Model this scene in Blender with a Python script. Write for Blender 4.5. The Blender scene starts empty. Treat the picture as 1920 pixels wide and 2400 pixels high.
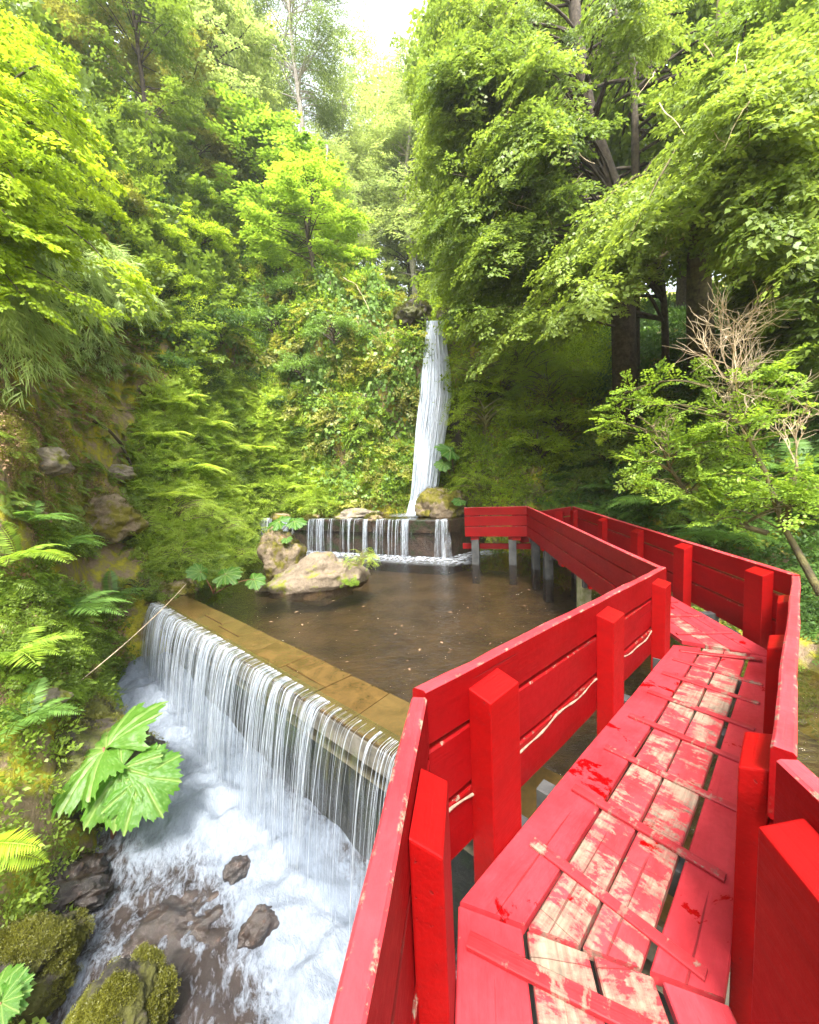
import bpy, bmesh, math, random
import numpy as np
from mathutils import Vector, Matrix, noise
from mathutils.bvhtree import BVHTree
random.seed(7); RNG = np.random.default_rng(7)
rad = math.radians
scene = bpy.context.scene
COL = scene.collection

# ------------------------------------------------------------------ camera
CAMZ = 2.75
F_PX, PITCH, ROLL = 900.0, rad(5.5), rad(2.7)
FW = Vector((0, math.cos(PITCH), -math.sin(PITCH)))
_u0 = Vector((0, math.sin(PITCH), math.cos(PITCH))); _r0 = Vector((1, 0, 0))
RT = math.cos(ROLL)*_r0 - math.sin(ROLL)*_u0
UP = math.sin(ROLL)*_r0 + math.cos(ROLL)*_u0
EYE = Vector((0, 0, CAMZ))
cd = bpy.data.cameras.new('camera'); cam = bpy.data.objects.new('camera', cd); COL.objects.link(cam)
cam.matrix_world = Matrix(((RT.x, UP.x, -FW.x, 0), (RT.y, UP.y, -FW.y, 0), (RT.z, UP.z, -FW.z, CAMZ), (0, 0, 0, 1)))
cd.sensor_fit = 'HORIZONTAL'; cd.sensor_width = 36; cd.lens = F_PX/1920*36
cd.clip_start = 0.02; cd.clip_end = 2000
scene.camera = cam

def ray(u, v): return (FW*F_PX + RT*(u-960) + UP*(1200-v))
def onz(u, v, z):
    d = ray(u, v); return EYE + d*((z-CAMZ)/d.z)
def ony(u, v, y):
    d = ray(u, v); return EYE + d*(y/d.y)
def onr(u, v, r):
    d = ray(u, v); return EYE + d*(r/math.hypot(d.x, d.y))
def proj(P):                       # numpy (N,3) -> photo pixels
    P = np.asarray(P, float) - np.array(EYE)
    w = P@np.array(FW); w = np.where(np.abs(w) < 1e-6, 1e-6, w)
    return 960+F_PX*(P@np.array(RT))/w, 1200-F_PX*(P@np.array(UP))/w, w

# ------------------------------------------------------------------ scene tree helpers
def tag(o, label=None, cat=None, group=None, kind=None):
    if label: o['label'] = label
    if cat: o['category'] = cat
    if group: o['group'] = group
    if kind: o['kind'] = kind
    return o
def empty(name, loc=(0, 0, 0), label=None, cat=None, group=None, rz=0):
    o = bpy.data.objects.new(name, None); COL.objects.link(o); o.location = loc; o.rotation_euler = (0, 0, rz)
    return tag(o, label, cat, group)
def link(name, me, mat=None, parent=None, smooth=False):
    o = bpy.data.objects.new(name, me); COL.objects.link(o)
    if mat:
        for m in (mat if isinstance(mat, (list, tuple)) else [mat]): me.materials.append(m)
    if smooth: me.polygons.foreach_set('use_smooth', [True]*len(me.polygons))
    if parent:
        o.parent = parent
        o.matrix_parent_inverse = Matrix.Translation(parent.location).inverted() if parent.rotation_euler.z == 0 else Matrix.Identity(4)
    return o
def npmesh(name, V, Fq, attrs=None, mats=None):
    """V (N,3), Fq (M,k) equal-sized faces"""
    V = np.asarray(V, np.float32); Fq = np.asarray(Fq, np.int32)
    me = bpy.data.meshes.new(name); m, k = Fq.shape
    me.vertices.add(len(V)); me.vertices.foreach_set('co', V.ravel())
    me.loops.add(m*k); me.loops.foreach_set('vertex_index', Fq.ravel())
    me.polygons.add(m); me.polygons.foreach_set('loop_start', np.arange(0, m*k, k, dtype=np.int32))
    if mats is not None: me.polygons.foreach_set('material_index', np.asarray(mats, np.int32))
    for n, a in (attrs or {}).items():
        at = me.attributes.new(n, 'FLOAT', 'POINT'); at.data.foreach_set('value', np.asarray(a, np.float32).ravel())
    me.update(calc_edges=True); me.validate()
    return me
def grid_faces(nu, nv, wrap=False):
    i = np.arange(nu if wrap else nu-1)[:, None]; j = np.arange(nv-1)[None, :]
    i2 = (i+1) % nu
    a = i*nv+j; b = i2*nv+j; c = i2*nv+j+1; d = i*nv+j+1
    return np.stack([a+0*b, b+0*a, c, d], -1).reshape(-1, 4)
class MB:
    def __init__(s): s.v = []; s.f = []; s.e = []
    def add(s, V, Fc, E=None):
        b = len(s.v); s.v += [tuple(x) for x in V]; s.f += [tuple(i+b for i in f) for f in Fc]
        s.e += list(E) if E is not None else [0.0]*len(V)
    def tube(s, pts, rr, n=7, wob=0.0):
        pts = [Vector(p) for p in pts]; V = []; Fc = []
        ref = Vector((0.31, 0.17, 0.93))
        for i, p in enumerate(pts):
            t = (pts[min(i+1, len(pts)-1)] - pts[max(i-1, 0)]).normalized()
            if abs(t.dot(ref)) > .97: ref = Vector((1, 0, 0))
            a = t.cross(ref).normalized(); b = t.cross(a)
            for k in range(n):
                an = 2*math.pi*k/n; r = rr[i]*(1+wob*random.uniform(-1, 1))
                V.append(p + a*math.cos(an)*r + b*math.sin(an)*r)
        for i in range(len(pts)-1):
            for k in range(n):
                Fc.append((i*n+k, i*n+(k+1) % n, (i+1)*n+(k+1) % n, (i+1)*n+k))
        Fc.append(tuple(range(n))[::-1]); Fc.append(tuple((len(pts)-1)*n+k for k in range(n)))
        s.add(V, Fc)
    def build(s, name, mat, parent=None, smooth=False):
        me = bpy.data.meshes.new(name); me.from_pydata(s.v, [], s.f)
        at = me.attributes.new('edge', 'FLOAT', 'POINT'); at.data.foreach_set('value', np.asarray(s.e, np.float32))
        me.update()
        return link(name, me, mat, parent, smooth)

# ------------------------------------------------------------------ materials
def newmat(name):
    m = bpy.data.materials.new(name); m.use_nodes = True
    nt = m.node_tree; nt.nodes.clear()
    return m, nt
class NT:
    def __init__(s, nt): s.nt = nt
    def n(s, typ, **kw):
        x = s.nt.nodes.new(typ)
        for k, v in kw.items():
            if k == 'inp':
                for kk, vv in v.items():
                    if isinstance(vv, bpy.types.NodeSocket): s.nt.links.new(vv, x.inputs[kk])
                    else: x.inputs[kk].default_value = vv
            else: setattr(x, k, v)
        return x
    def coord(s, which='Object'): return s.n('ShaderNodeTexCoord').outputs[which]
    def pos(s): return s.n('ShaderNodeNewGeometry').outputs['Position']
    def noise(s, vec, scale, detail=5, rough=.55, dist=0, col=False):
        x = s.n('ShaderNodeTexNoise', inp={'Vector': vec, 'Scale': scale, 'Detail': detail, 'Roughness': rough, 'Distortion': dist})
        return x.outputs['Color' if col else 'Fac']
    def map(s, vec, scale=(1, 1, 1), loc=(0, 0, 0), rot=(0, 0, 0)):
        return s.n('ShaderNodeMapping', inp={'Vector': vec, 'Scale': scale, 'Location': loc, 'Rotation': rot}).outputs[0]
    def ramp(s, fac, stops, interp='LINEAR'):
        x = s.n('ShaderNodeValToRGB', inp={'Fac': fac}); r = x.color_ramp; r.interpolation = interp
        while len(r.elements) < len(stops): r.elements.new(.5)
        for e, (p, c) in zip(r.elements, stops):
            e.position = p; e.color = (c, c, c, 1) if isinstance(c, (int, float)) else (*c, 1)
        return x.outputs[0]
    def mix(s, fac, a, b):
        x = s.n('ShaderNodeMix', data_type='RGBA'); 
        for k, v in ((0, fac), (6, a), (7, b)):
            if isinstance(v, bpy.types.NodeSocket): s.nt.links.new(v, x.inputs[k])
            elif k == 0: x.inputs[0].default_value = v
            else: x.inputs[k].default_value = (*v, 1) if len(v) == 3 else v
        return x.outputs[2]
    def math(s, op, a, b=0.0, c=None, clamp=False):
        x = s.n('ShaderNodeMath', operation=op, use_clamp=clamp)
        for i, v in enumerate((a, b) if c is None else (a, b, c)):
            if isinstance(v, bpy.types.NodeSocket): s.nt.links.new(v, x.inputs[i])
            else: x.inputs[i].default_value = v
        return x.outputs[0]
    def attr(s, name): return s.n('ShaderNodeAttribute', attribute_name=name).outputs['Fac']
    def bump(s, h, strength=.5, dist=.02):
        return s.n('ShaderNodeBump', inp={'Height': h, 'Strength': strength, 'Distance': dist}).outputs[0]
    def pbsdf(s, **kw): return s.n('ShaderNodeBsdfPrincipled', inp=kw).outputs[0]
    def mixs(s, fac, a, b):
        x = s.n('ShaderNodeMixShader', inp={0: fac}); s.nt.links.new(a, x.inputs[1]); s.nt.links.new(b, x.inputs[2]); return x.outputs[0]
    def out(s, sh): s.nt.links.new(sh, s.n('ShaderNodeOutputMaterial').inputs['Surface'])

def paint_mat(name, base, faded, wood_amt=.0, wet=0.0, fade_amt=.5, rough=.38, edge=1.0, spec=.14):
    m, nt = newmat(name); N = NT(nt); P = N.pos()
    ob = N.n('ShaderNodeObjectInfo').outputs['Random']
    big = N.noise(P, 2.2, 4, .6); fine = N.noise(P, 26, 6, .65)
    grain = N.noise(N.map(N.coord('Object'), (3, 60, 60)), 1.0, 5, .6, .3)
    fade = N.math('MULTIPLY_ADD', big, 1.6, fade_amt-.8, clamp=True)
    col = N.mix(fade, base, faded)
    col = N.mix(N.math('MULTIPLY', N.ramp(fine, [(.35, 0), (.75, 1)]), .22), col, tuple(c*.55 for c in base))
    col = N.mix(N.math('MULTIPLY', ob, .22), col, tuple(c*.7 for c in base))
    r = N.math('MULTIPLY_ADD', fine, .25, rough-.08)
    if wet > 0:
        wn = N.noise(P, 3.1, 6, .68, .6)
        wm = N.ramp(wn, [(.63-wet*.1, 0), (.655-wet*.1, 1)])
        col = N.mix(wm, col, tuple(c*1.0 for c in base))
        r = N.mix(wm, N.n('ShaderNodeCombineColor', inp={0: r, 1: r, 2: r}).outputs[0], (.09, .09, .09))
    # bare wood where the paint has gone
    wood = N.mix(N.ramp(grain, [(.3, 0), (.7, 1)]), (.15, .105, .075), (.28, .21, .15))
    wood = N.mix(N.ramp(N.noise(P, 7, 5, .7), [(.50, 0), (.70, .85)]), wood, (.075, .065, .05))
    a = N.noise(P, 4.5, 8, .72, .25); a2 = N.noise(N.map(N.coord('Object'), (18, 3, 3)), 1.6, 5, .6)
    sc = N.math('ADD', N.math('MULTIPLY', a, .7), N.math('MULTIPLY', a2, .3))
    sc = N.math('ADD', sc, N.math('MULTIPLY_ADD', N.noise(P, 60, 4, .7), .10, -.05))
    chip = N.ramp(sc, [(.545-.22*wood_amt, 0), (.57-.22*wood_amt, .55), (.63-.22*wood_amt, 1)]) if wood_amt > 0 else 0.0
    dirt = N.ramp(N.noise(N.map(N.coord('Object'), (1.2, 5, 5)), 1.3, 7, .7, .4), [(.38, 1), (.60, 0)])
    em = N.math('MULTIPLY', N.attr('edge'), N.ramp(N.noise(P, 15, 7, .72), [(.635-.07*edge, 0), (.69-.07*edge, 1)]))
    cm = N.math('MAXIMUM', chip, em)
    col = N.mix(N.math('MULTIPLY', dirt, .38) if wood_amt > 0 else N.math('MULTIPLY', N.ramp(N.noise(N.map(N.coord('Object'), (1.5, 4, 4)), 1.6, 8, .75, .5), [(.45, 0), (.75, 1)]), .45), col, tuple(c*.42 for c in base))
    col = N.mix(cm, col, wood)
    crack = N.ramp(N.noise(N.map(N.coord('Object'), (.8, 46, 46)), 1.0, 3, .5, .15), [(.685, 0), (.715, 1)])
    if wood_amt > .2:
        xs = N.n('ShaderNodeSeparateXYZ', inp={0: N.coord('Object')}).outputs[0]
        xs = N.math('ADD', xs, N.math('MULTIPLY', N.noise(P, 2.0, 2), .10)); md = N.math('PINGPONG', xs, .125)
        crack = N.math('MAXIMUM', crack, N.math('LESS_THAN', md, .0016))
    col = N.mix(N.math('MULTIPLY', crack, .6), col, (.05, .008, .007))
    h = N.math('ADD', N.math('MULTIPLY', crack, -.6), N.math('MULTIPLY', grain, .8)) if False else N.math('ADD', N.math('MULTIPLY', N.math('SUBTRACT', grain, crack), .8), N.math('MULTIPLY', fine, .35))
    h = N.math('SUBTRACT', h, N.math('MULTIPLY', cm, .5))
    sh = N.pbsdf(**{'Base Color': col, 'Roughness': N.math('ADD', r, N.math('MULTIPLY', cm, .4)), 'Normal': N.bump(h, .7, .005), 'Specular IOR Level': spec})
    N.out(sh); return m
RED = (.25, .0012, .002); FADED = (.40, .045, .055)
M_RAIL = paint_mat('red_paint', (.165, .0007, .0011), (.20, .003, .005), 0, 0, .35, .42)
M_POST = paint_mat('red_post_paint', (.21, .0012, .0012), (.25, .004, .004), 0, 0, .3, .45, .3)
M_CAP = paint_mat('sky_sheen_red_paint', (.30, .008, .012), (.44, .05, .06), 0, 0, .8, .42, 1.5)  # rail tops: sky sheen mixed into the colour, plus real edge chips
M_DECK = paint_mat('deck_red_paint', RED, (.42, .038, .048), 0, .25, .95, .42, .5)
M_WORN = paint_mat('worn_deck_paint', RED, (.40, .048, .056), .25, .1, .95, .48, .9)
M_CLEAT = paint_mat('cleat_paint', RED, (.36, .042, .05), .03, 0, .8, .42, .5)

def simple(name, c1, c2, scale=6, rough=.8, bump=.5, bd=.02, spec=.3, stops=(.35, .65), detail=7):
    m, nt = newmat(name); N = NT(nt); P = N.pos()
    n = N.noise(P, scale, detail, .62, .2); col = N.mix(N.ramp(n, [(stops[0], 0), (stops[1], 1)]), c1, c2)
    n2 = N.noise(P, scale*5, 6, .65)
    N.out(N.pbsdf(**{'Base Color': col, 'Roughness': rough, 'Specular IOR Level': spec, 'Normal': N.bump(N.math('ADD', n, N.math('MULTIPLY', n2, .5)), bump, bd)})); return m
M_DARKPOST = simple('tarred_timber', (.022, .024, .026), (.06, .06, .058), 5, .55, .4, .01)
M_PALEPOST = simple('mossy_timber', (.30, .27, .19), (.10, .12, .03), 5, .8, .5, .01)
M_BARK = simple('bark', (.034, .026, .019), (.09, .07, .05), 9, .9, .9, .03)
M_BARKMOSS = simple('mossy_bark', (.065, .05, .032), (.15, .13, .05), 7, .9, .9, .03)
M_PALEBARK = simple('pale_bark', (.22, .19, .16), (.36, .33, .29), 9, .9, .6, .02)
M_TWIG = simple('dry_twig', (.36, .27, .17), (.56, .46, .32), 12, .8, .3, .01)
M_EDGING = simple('pale_worn_wood', (.17, .095, .07), (.30, .21, .15), 30, .7, .3, .004)
M_STEM = simple('green_stem', (.10, .12, .03), (.16, .13, .05), 12, .6, .3, .01)
M_REDSTEM = simple('reddish_stalk', (.16, .05, .03), (.20, .11, .05), 12, .6, .3, .01)

def leaf_mat(name, dark, light, trans=.45, rough=.45, spec=.35, tcol=None):
    m, nt = newmat(name); N = NT(nt)
    t = N.attr('tint'); ob = N.n('ShaderNodeObjectInfo').outputs['Random']
    f = N.math('ADD', N.math('MULTIPLY', t, .8), N.math('MULTIPLY', ob, .2))
    dark = tuple(c*1.35 for c in dark); light = tuple(c*1.3 for c in light)
    col = N.mix(f, dark, light)
    tc = N.mix(f, tuple(min(1, c*1.3) for c in dark), tuple(min(1, c*k) for c, k in zip(light, (1.5, 1.45, .8)))) if tcol is None else tcol
    a = N.pbsdf(**{'Base Color': col, 'Roughness': rough, 'Specular IOR Level': spec})
    b = N.n('ShaderNodeBsdfTranslucent', inp={'Color': tc}).outputs[0]
    N.out(N.mixs(trans, a, b)); return m
L_LIME = leaf_mat('lime_leaves', (.09, .16, .010), (.36, .45, .035), .5)
L_BRIGHT = leaf_mat('fresh_green_leaves', (.05, .11, .012), (.29, .40, .05), .5)
L_CARPET = leaf_mat('fern_carpet_leaves', (.07, .13, .016), (.42, .52, .085), .5)
L_MID = leaf_mat('mid_green_leaves', (.06, .10, .014), (.18, .25, .035), .45)
L_NOTHO = leaf_mat('beech_leaves', (.045, .085, .012), (.22, .285, .05), .47)
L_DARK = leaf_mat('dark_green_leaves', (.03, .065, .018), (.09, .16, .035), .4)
L_IVY = leaf_mat('ivy_leaves', (.05, .10, .02), (.20, .31, .06), .35, .45, .35)
L_OLIVE = leaf_mat('olive_leaves', (.06, .075, .014), (.28, .28, .06), .45)
L_BAMBOO = leaf_mat('bamboo_leaves', (.14, .22, .06), (.40, .48, .22), .5)
L_FERN = leaf_mat('fern_leaves', (.045, .10, .018), (.15, .26, .055), .45)
L_YFERN = leaf_mat('yellow_fern_leaves', (.16, .26, .015), (.36, .46, .03), .5)
L_FAR = leaf_mat('haze_paled_leaves', (.12, .17, .055), (.34, .40, .15), .5)  # distant leaves lightened in colour to imitate haze
L_CONIF = leaf_mat('conifer_leaves', (.05, .085, .03), (.15, .20, .07), .45)
L_LITTER = leaf_mat('dry_leaf_litter', (.10, .055, .03), (.36, .24, .15), .1, .8, .1)
L_BROWN = leaf_mat('dry_leaves', (.10, .07, .03), (.26, .20, .09), .2, .8, .1)
L_GUNN = None

def terrain_mat():
    m, nt = newmat('forest_slope'); N = NT(nt); P = N.pos()
    g = N.n('ShaderNodeNewGeometry')
    n1 = N.noise(P, .55, 6, .6, .4); n2 = N.noise(P, 2.6, 7, .65); n3 = N.noise(P, 14, 6, .7)
    soil = N.mix(n3, (.085, .06, .038), (.38, .275, .18))
    moss = N.mix(N.ramp(n2, [(.35, 0), (.7, 1)]), (.09, .11, .012), (.42, .37, .03))
    dark = N.mix(n3, (.02, .024, .010), (.085, .085, .03))
    col = N.mix(N.ramp(n2, [(.42, 0), (.56, 1)]), soil, moss)
    col = N.mix(N.ramp(n1, [(.56, 0), (.70, .8)]), col, dark)
    h = N.math('ADD', N.math('MULTIPLY', n2, 1.0), N.math('MULTIPLY', n3, .45))
    N.out(N.pbsdf(**{'Base Color': col, 'Roughness': .9, 'Specular IOR Level': .2, 'Normal': N.bump(h, .9, .12)})); return m
M_TERR = terrain_mat()

def rock_mat(name, c1, c2, moss=.0, mosscol=(.16, .17, .015), rough=.85, dark=.0):
    m, nt = newmat(name); N = NT(nt); P = N.pos()
    nz = N.n('ShaderNodeSeparateXYZ', inp={0: N.n('ShaderNodeNewGeometry').outputs['Normal']}).outputs[2]
    n1 = N.noise(P, 3.5, 8, .66, .3); n2 = N.noise(P, 17, 7, .7); 
    vor = N.n('ShaderNodeTexVoronoi', inp={'Vector': P, 'Scale': 11.0}).outputs['Distance']
    col = N.mix(N.ramp(n1, [(.35, 0), (.65, 1)]), c1, c2)
    col = N.mix(N.math('MULTIPLY', N.ramp(n2, [(.45, 0), (.7, 1)]), .5), col, tuple(c*.35 for c in c1))
    if moss:
        mm = N.math('ADD', N.noise(P, 2.3, 6, .7), 0)
        mk = N.ramp(mm, [(.62-.3*moss, 0), (.70-.3*moss, 1)])
        mc = N.mix(n2, tuple(c*.35 for c in mosscol), tuple(c*1.3 for c in mosscol))
        col = N.mix(mk, col, mc)
    h = N.math('ADD', N.math('MULTIPLY', n1, .7), N.math('ADD', N.math('MULTIPLY', n2, .5), N.math('MULTIPLY', vor, .25)))
    N.out(N.pbsdf(**{'Base Color': col, 'Roughness': rough, 'Specular IOR Level': .4, 'Normal': N.bump(h, .9, .05)})); return m
M_TUFA = rock_mat('pale_porous_stone', (.12, .09, .06), (.21, .165, .115), .25)
M_ROCK = rock_mat('grey_brown_stone', (.12, .10, .075), (.26, .215, .165), .35)
M_MOSSROCK = rock_mat('moss_covered_stone', (.012, .010, .008), (.04, .032, .02), .66, (.055, .055, .006))
M_DARKROCK = rock_mat('dark_mossy_stone', (.018, .014, .011), (.05, .038, .028), .45, (.07, .075, .008), .6)
def wetrock_mat():
    m, nt = newmat('stone_under_thin_rapids'); N = NT(nt); P = N.pos()
    n1 = N.noise(P, 4, 8, .68, .3); n2 = N.noise(P, 16, 7, .7)
    col = N.mix(N.ramp(n1, [(.35, 0), (.65, 1)]), (.004, .003, .0026), (.028, .017, .012)); col = N.mix(N.ramp(n2, [(.5, 0), (.75, .7)]), col, (.07, .034, .018))
    st = N.noise(P, 30, 6, .75, .5)
    h = N.math('ADD', N.math('MULTIPLY', n1, .6), N.math('ADD', N.math('MULTIPLY', n2, .6), N.math('MULTIPLY', st, .35))); bn = N.bump(h, .8, .05)
    a = N.pbsdf(**{'Base Color': col, 'Roughness': .07, 'Specular IOR Level': .8, 'Normal': bn})
    b = a; wm = 0.0
    N.out(N.mixs(wm, a, b)); return m
M_WETROCK = wetrock_mat()
M_WALL = rock_mat('wet_weir_stone', (.006, .007, .005), (.022, .022, .015), .4, (.012, .02, .004), .45)

def slab_mat():
    m, nt = newmat('wet_ochre_slab'); N = NT(nt); P = N.pos(); ob = N.n('ShaderNodeObjectInfo').outputs['Random']
    n = N.noise(P, 3.0, 7, .65, .8); n2 = N.noise(P, 20, 5, .6)
    col = N.mix(N.ramp(n, [(.3, 0), (.7, 1)]), (.040, .024, .008), (.115, .066, .022))
    col = N.mix(N.math('MULTIPLY', ob, .45), col, (.06, .048, .018))
    col = N.mix(N.math('MULTIPLY', N.ramp(n2, [(.5, 0), (.75, 1)]), .4), col, (.12, .06, .014))
    N.out(N.pbsdf(**{'Base Color': col, 'Roughness': .16, 'Specular IOR Level': .5, 'Normal': N.bump(N.math('ADD', n, N.math('MULTIPLY', N.noise(P, 9, 4, .5), .6)), .35, .02)})); return m
M_SLAB = slab_mat()

def pool_mat(name, tint, ripple=1.0, scale=(5, 9, 5), foam=False):
    m, nt = newmat(name); N = NT(nt); P = N.pos()
    h = N.math('ADD', N.noise(N.map(P, scale, rot=(0, 0, .5)), 1.0, 6, .6, 1.2), N.math('MULTIPLY', N.noise(N.map(P, (14, 26, 14)), 1.0, 3, .5), .35))
    bn = N.bump(h, 1.0*ripple, .05)
    gl = N.n('ShaderNodeBsdfGlossy', inp={'Color': (1, 1, 1, 1), 'Roughness': .05, 'Normal': bn}).outputs[0]
    tr = N.n('ShaderNodeBsdfTransparent', inp={'Color': (*tint, 1)}).outputs[0]
    fr = N.n('ShaderNodeFresnel', inp={'IOR': 1.33, 'Normal': bn}).outputs[0]
    sh = N.mixs(fr, tr, gl)
    if foam:
        fm = N.math('MULTIPLY', N.attr('foam'), N.ramp(N.noise(P, 7, 7, .72, .8), [(.42, 0), (.60, .95)]))
        sh = N.mixs(fm, sh, N.pbsdf(**{'Base Color': (.45, .48, .52, 1), 'Roughness': .5}))
    N.out(sh); return m
M_POOL = pool_mat('pool_water', (.60, .50, .38), foam=True)
M_POOL2 = pool_mat('upper_pool_water', (.6, .5, .35), foam=True)
M_SIDE = pool_mat('side_water', (.35, .3, .2), .6)
M_BED = simple('pool_bed_mud', (.045, .040, .026), (.14, .12, .078), 1.3, .9, .6, .05, stops=(.3, .7))
M_SBED = simple('stream_bed_stones', (.03, .02, .015), (.10, .07, .05), 3, .7, .8, .05)

def stream_mat():
    m, nt = newmat('rapid_water'); N = NT(nt); P = N.pos()
    flow = N.map(P, (1, 1, 1), rot=(0, 0, rad(-20)))
    a = N.noise(N.map(flow, (3.2, 1.5, 2)), 1.6, 10, .76, 1.9)
    b = N.noise(N.map(flow, (9, 4.5, 5)), 1.8, 7, .7, .8)
    f = N.attr('foam')
    k = N.math('ADD', N.math('MULTIPLY', a, .6), N.math('MULTIPLY', b, .4))
    mask = N.math('ADD', k, N.math('MULTIPLY_ADD', f, .62, -.36))
    mk = N.ramp(mask, [(.42, 0), (.49, .45), (.56, .85), (.68, 1)])
    h = N.math('ADD', N.math('MULTIPLY', a, .6), N.math('MULTIPLY', N.noise(N.map(flow, (22, 12, 12)), 1.5, 6, .7, .5), .5))
    bn = N.bump(h, .9, .06)
    foam = N.pbsdf(**{'Base Color': N.mix(b, (.065, .085, .12), (.27, .305, .355)), 'Roughness': .45, 'Normal': bn, 'Specular IOR Level': .5})
    dk = N.mix(N.noise(P, 4, 5, .6), (.008, .0055, .005), (.034, .022, .017))
    water = N.pbsdf(**{'Base Color': dk, 'Roughness': .12, 'Normal': bn, 'Specular IOR Level': .6})
    N.out(N.mixs(mk, water, foam)); return m
M_STREAM = stream_mat()

def fall_mat(name, sx, sy, lo, hi, alpha_max=.9, white=1.0):
    m, nt = newmat(name); N = NT(nt)
    uv = N.n('ShaderNodeCombineXYZ', inp={0: N.attr('fu'), 1: N.attr('fv'), 2: 0.0}).outputs[0]
    a = N.noise(N.map(uv, (sx, sy, 1)), 1.0, 6, .62, .15)
    b = N.noise(N.map(uv, (sx*3.3, sy*1.8, 1)), 1.0, 5, .6)
    k = N.math('ADD', N.math('ADD', N.math('MULTIPLY', a, .62), N.math('MULTIPLY', b, .38)), N.attr('dens'))
    mk = N.math('MULTIPLY', N.ramp(k, [(lo, 0), (hi, 1)]), alpha_max)
    d = N.pbsdf(**{'Base Color': (.70*white, .75*white, .82*white, 1), 'Roughness': .3, 'Specular IOR Level': .6, 'Normal': N.bump(N.math('ADD', a, b), .6, .03)})
    t = N.n('ShaderNodeBsdfTranslucent', inp={'Color': (.68, .74, .80, 1)}).outputs[0]
    w = N.mixs(.45, d, t)
    fr = N.n('ShaderNodeFresnel', inp={'IOR': 1.25}).outputs[0]
    gl = N.n('ShaderNodeBsdfGlossy', inp={'Color': (1, 1, 1, 1), 'Roughness': .12, 'Normal': N.bump(a, .7, .05)}).outputs[0]
    tr = N.mixs(N.math('MULTIPLY', fr, .28), N.n('ShaderNodeBsdfTransparent', inp={'Color': (.93, .95, .97, 1)}).outputs[0], gl)
    N.out(N.mixs(mk, tr, w)); return m
M_CURT = fall_mat('weir_sheet_water', 11.0, .55, .48, .70, .50)
M_CURT2 = fall_mat('upper_weir_sheet_water', 5.0, .5, .47, .66, .8)
M_FALL = fall_mat('tall_fall_water', 9.0, 1.6, .36, .60, .97, 1.2)
M_STRAND = fall_mat('strand_water', 30.0, 4.0, .34, .62, .85, 1.1)

# ------------------------------------------------------------------ light
w = bpy.data.worlds.new('World'); scene.world = w; w.use_nodes = True
wn = w.node_tree; wn.nodes.clear()
SUN_AZ, SUN_EL = rad(184), rad(60)          # azimuth from +Y towards +X
sky = wn.nodes.new('ShaderNodeTexSky'); sky.sky_type = 'NISHITA'; sky.sun_disc = False
sky.sun_elevation = SUN_EL; sky.sun_rotation = SUN_AZ; sky.air_density = 1.0; sky.dust_density = 3.0; sky.ozone_density = 1.0
hs = wn.nodes.new('ShaderNodeHueSaturation'); hs.inputs['Saturation'].default_value = .30; hs.inputs['Value'].default_value = 1.15
bg = wn.nodes.new('ShaderNodeBackground'); bg.inputs['Strength'].default_value = .15
ow = wn.nodes.new('ShaderNodeOutputWorld')
wn.links.new(sky.outputs[0], hs.inputs['Color']); wn.links.new(hs.outputs[0], bg.inputs['Color']); wn.links.new(bg.outputs[0], ow.inputs['Surface'])
sl_ = bpy.data.lights.new('sun', 'SUN'); sl_.energy = 2.3; sl_.angle = rad(12); sl_.color = (1, .96, .88)
so = bpy.data.objects.new('sun', sl_); COL.objects.link(so)
sd = Vector((math.sin(SUN_AZ)*math.cos(SUN_EL), math.cos(SUN_AZ)*math.cos(SUN_EL), math.sin(SUN_EL)))
so.rotation_euler = (-sd).to_track_quat('-Z', 'Y').to_euler(); so.location = sd*60
scene.view_settings.view_transform = 'Standard'; scene.view_settings.look = 'None'
scene.view_settings.gamma = 1.0; scene.view_settings.exposure = 2.42
scene.cycles.max_bounces = 8; scene.cycles.diffuse_bounces = 4; scene.cycles.glossy_bounces = 4
scene.cycles.transmission_bounces = 6; scene.cycles.transparent_max_bounces = 24
scene.cycles.use_denoising = True; scene.cycles.volume_bounces = 1
scene.cycles.sample_clamp_indirect = 6.0

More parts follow.
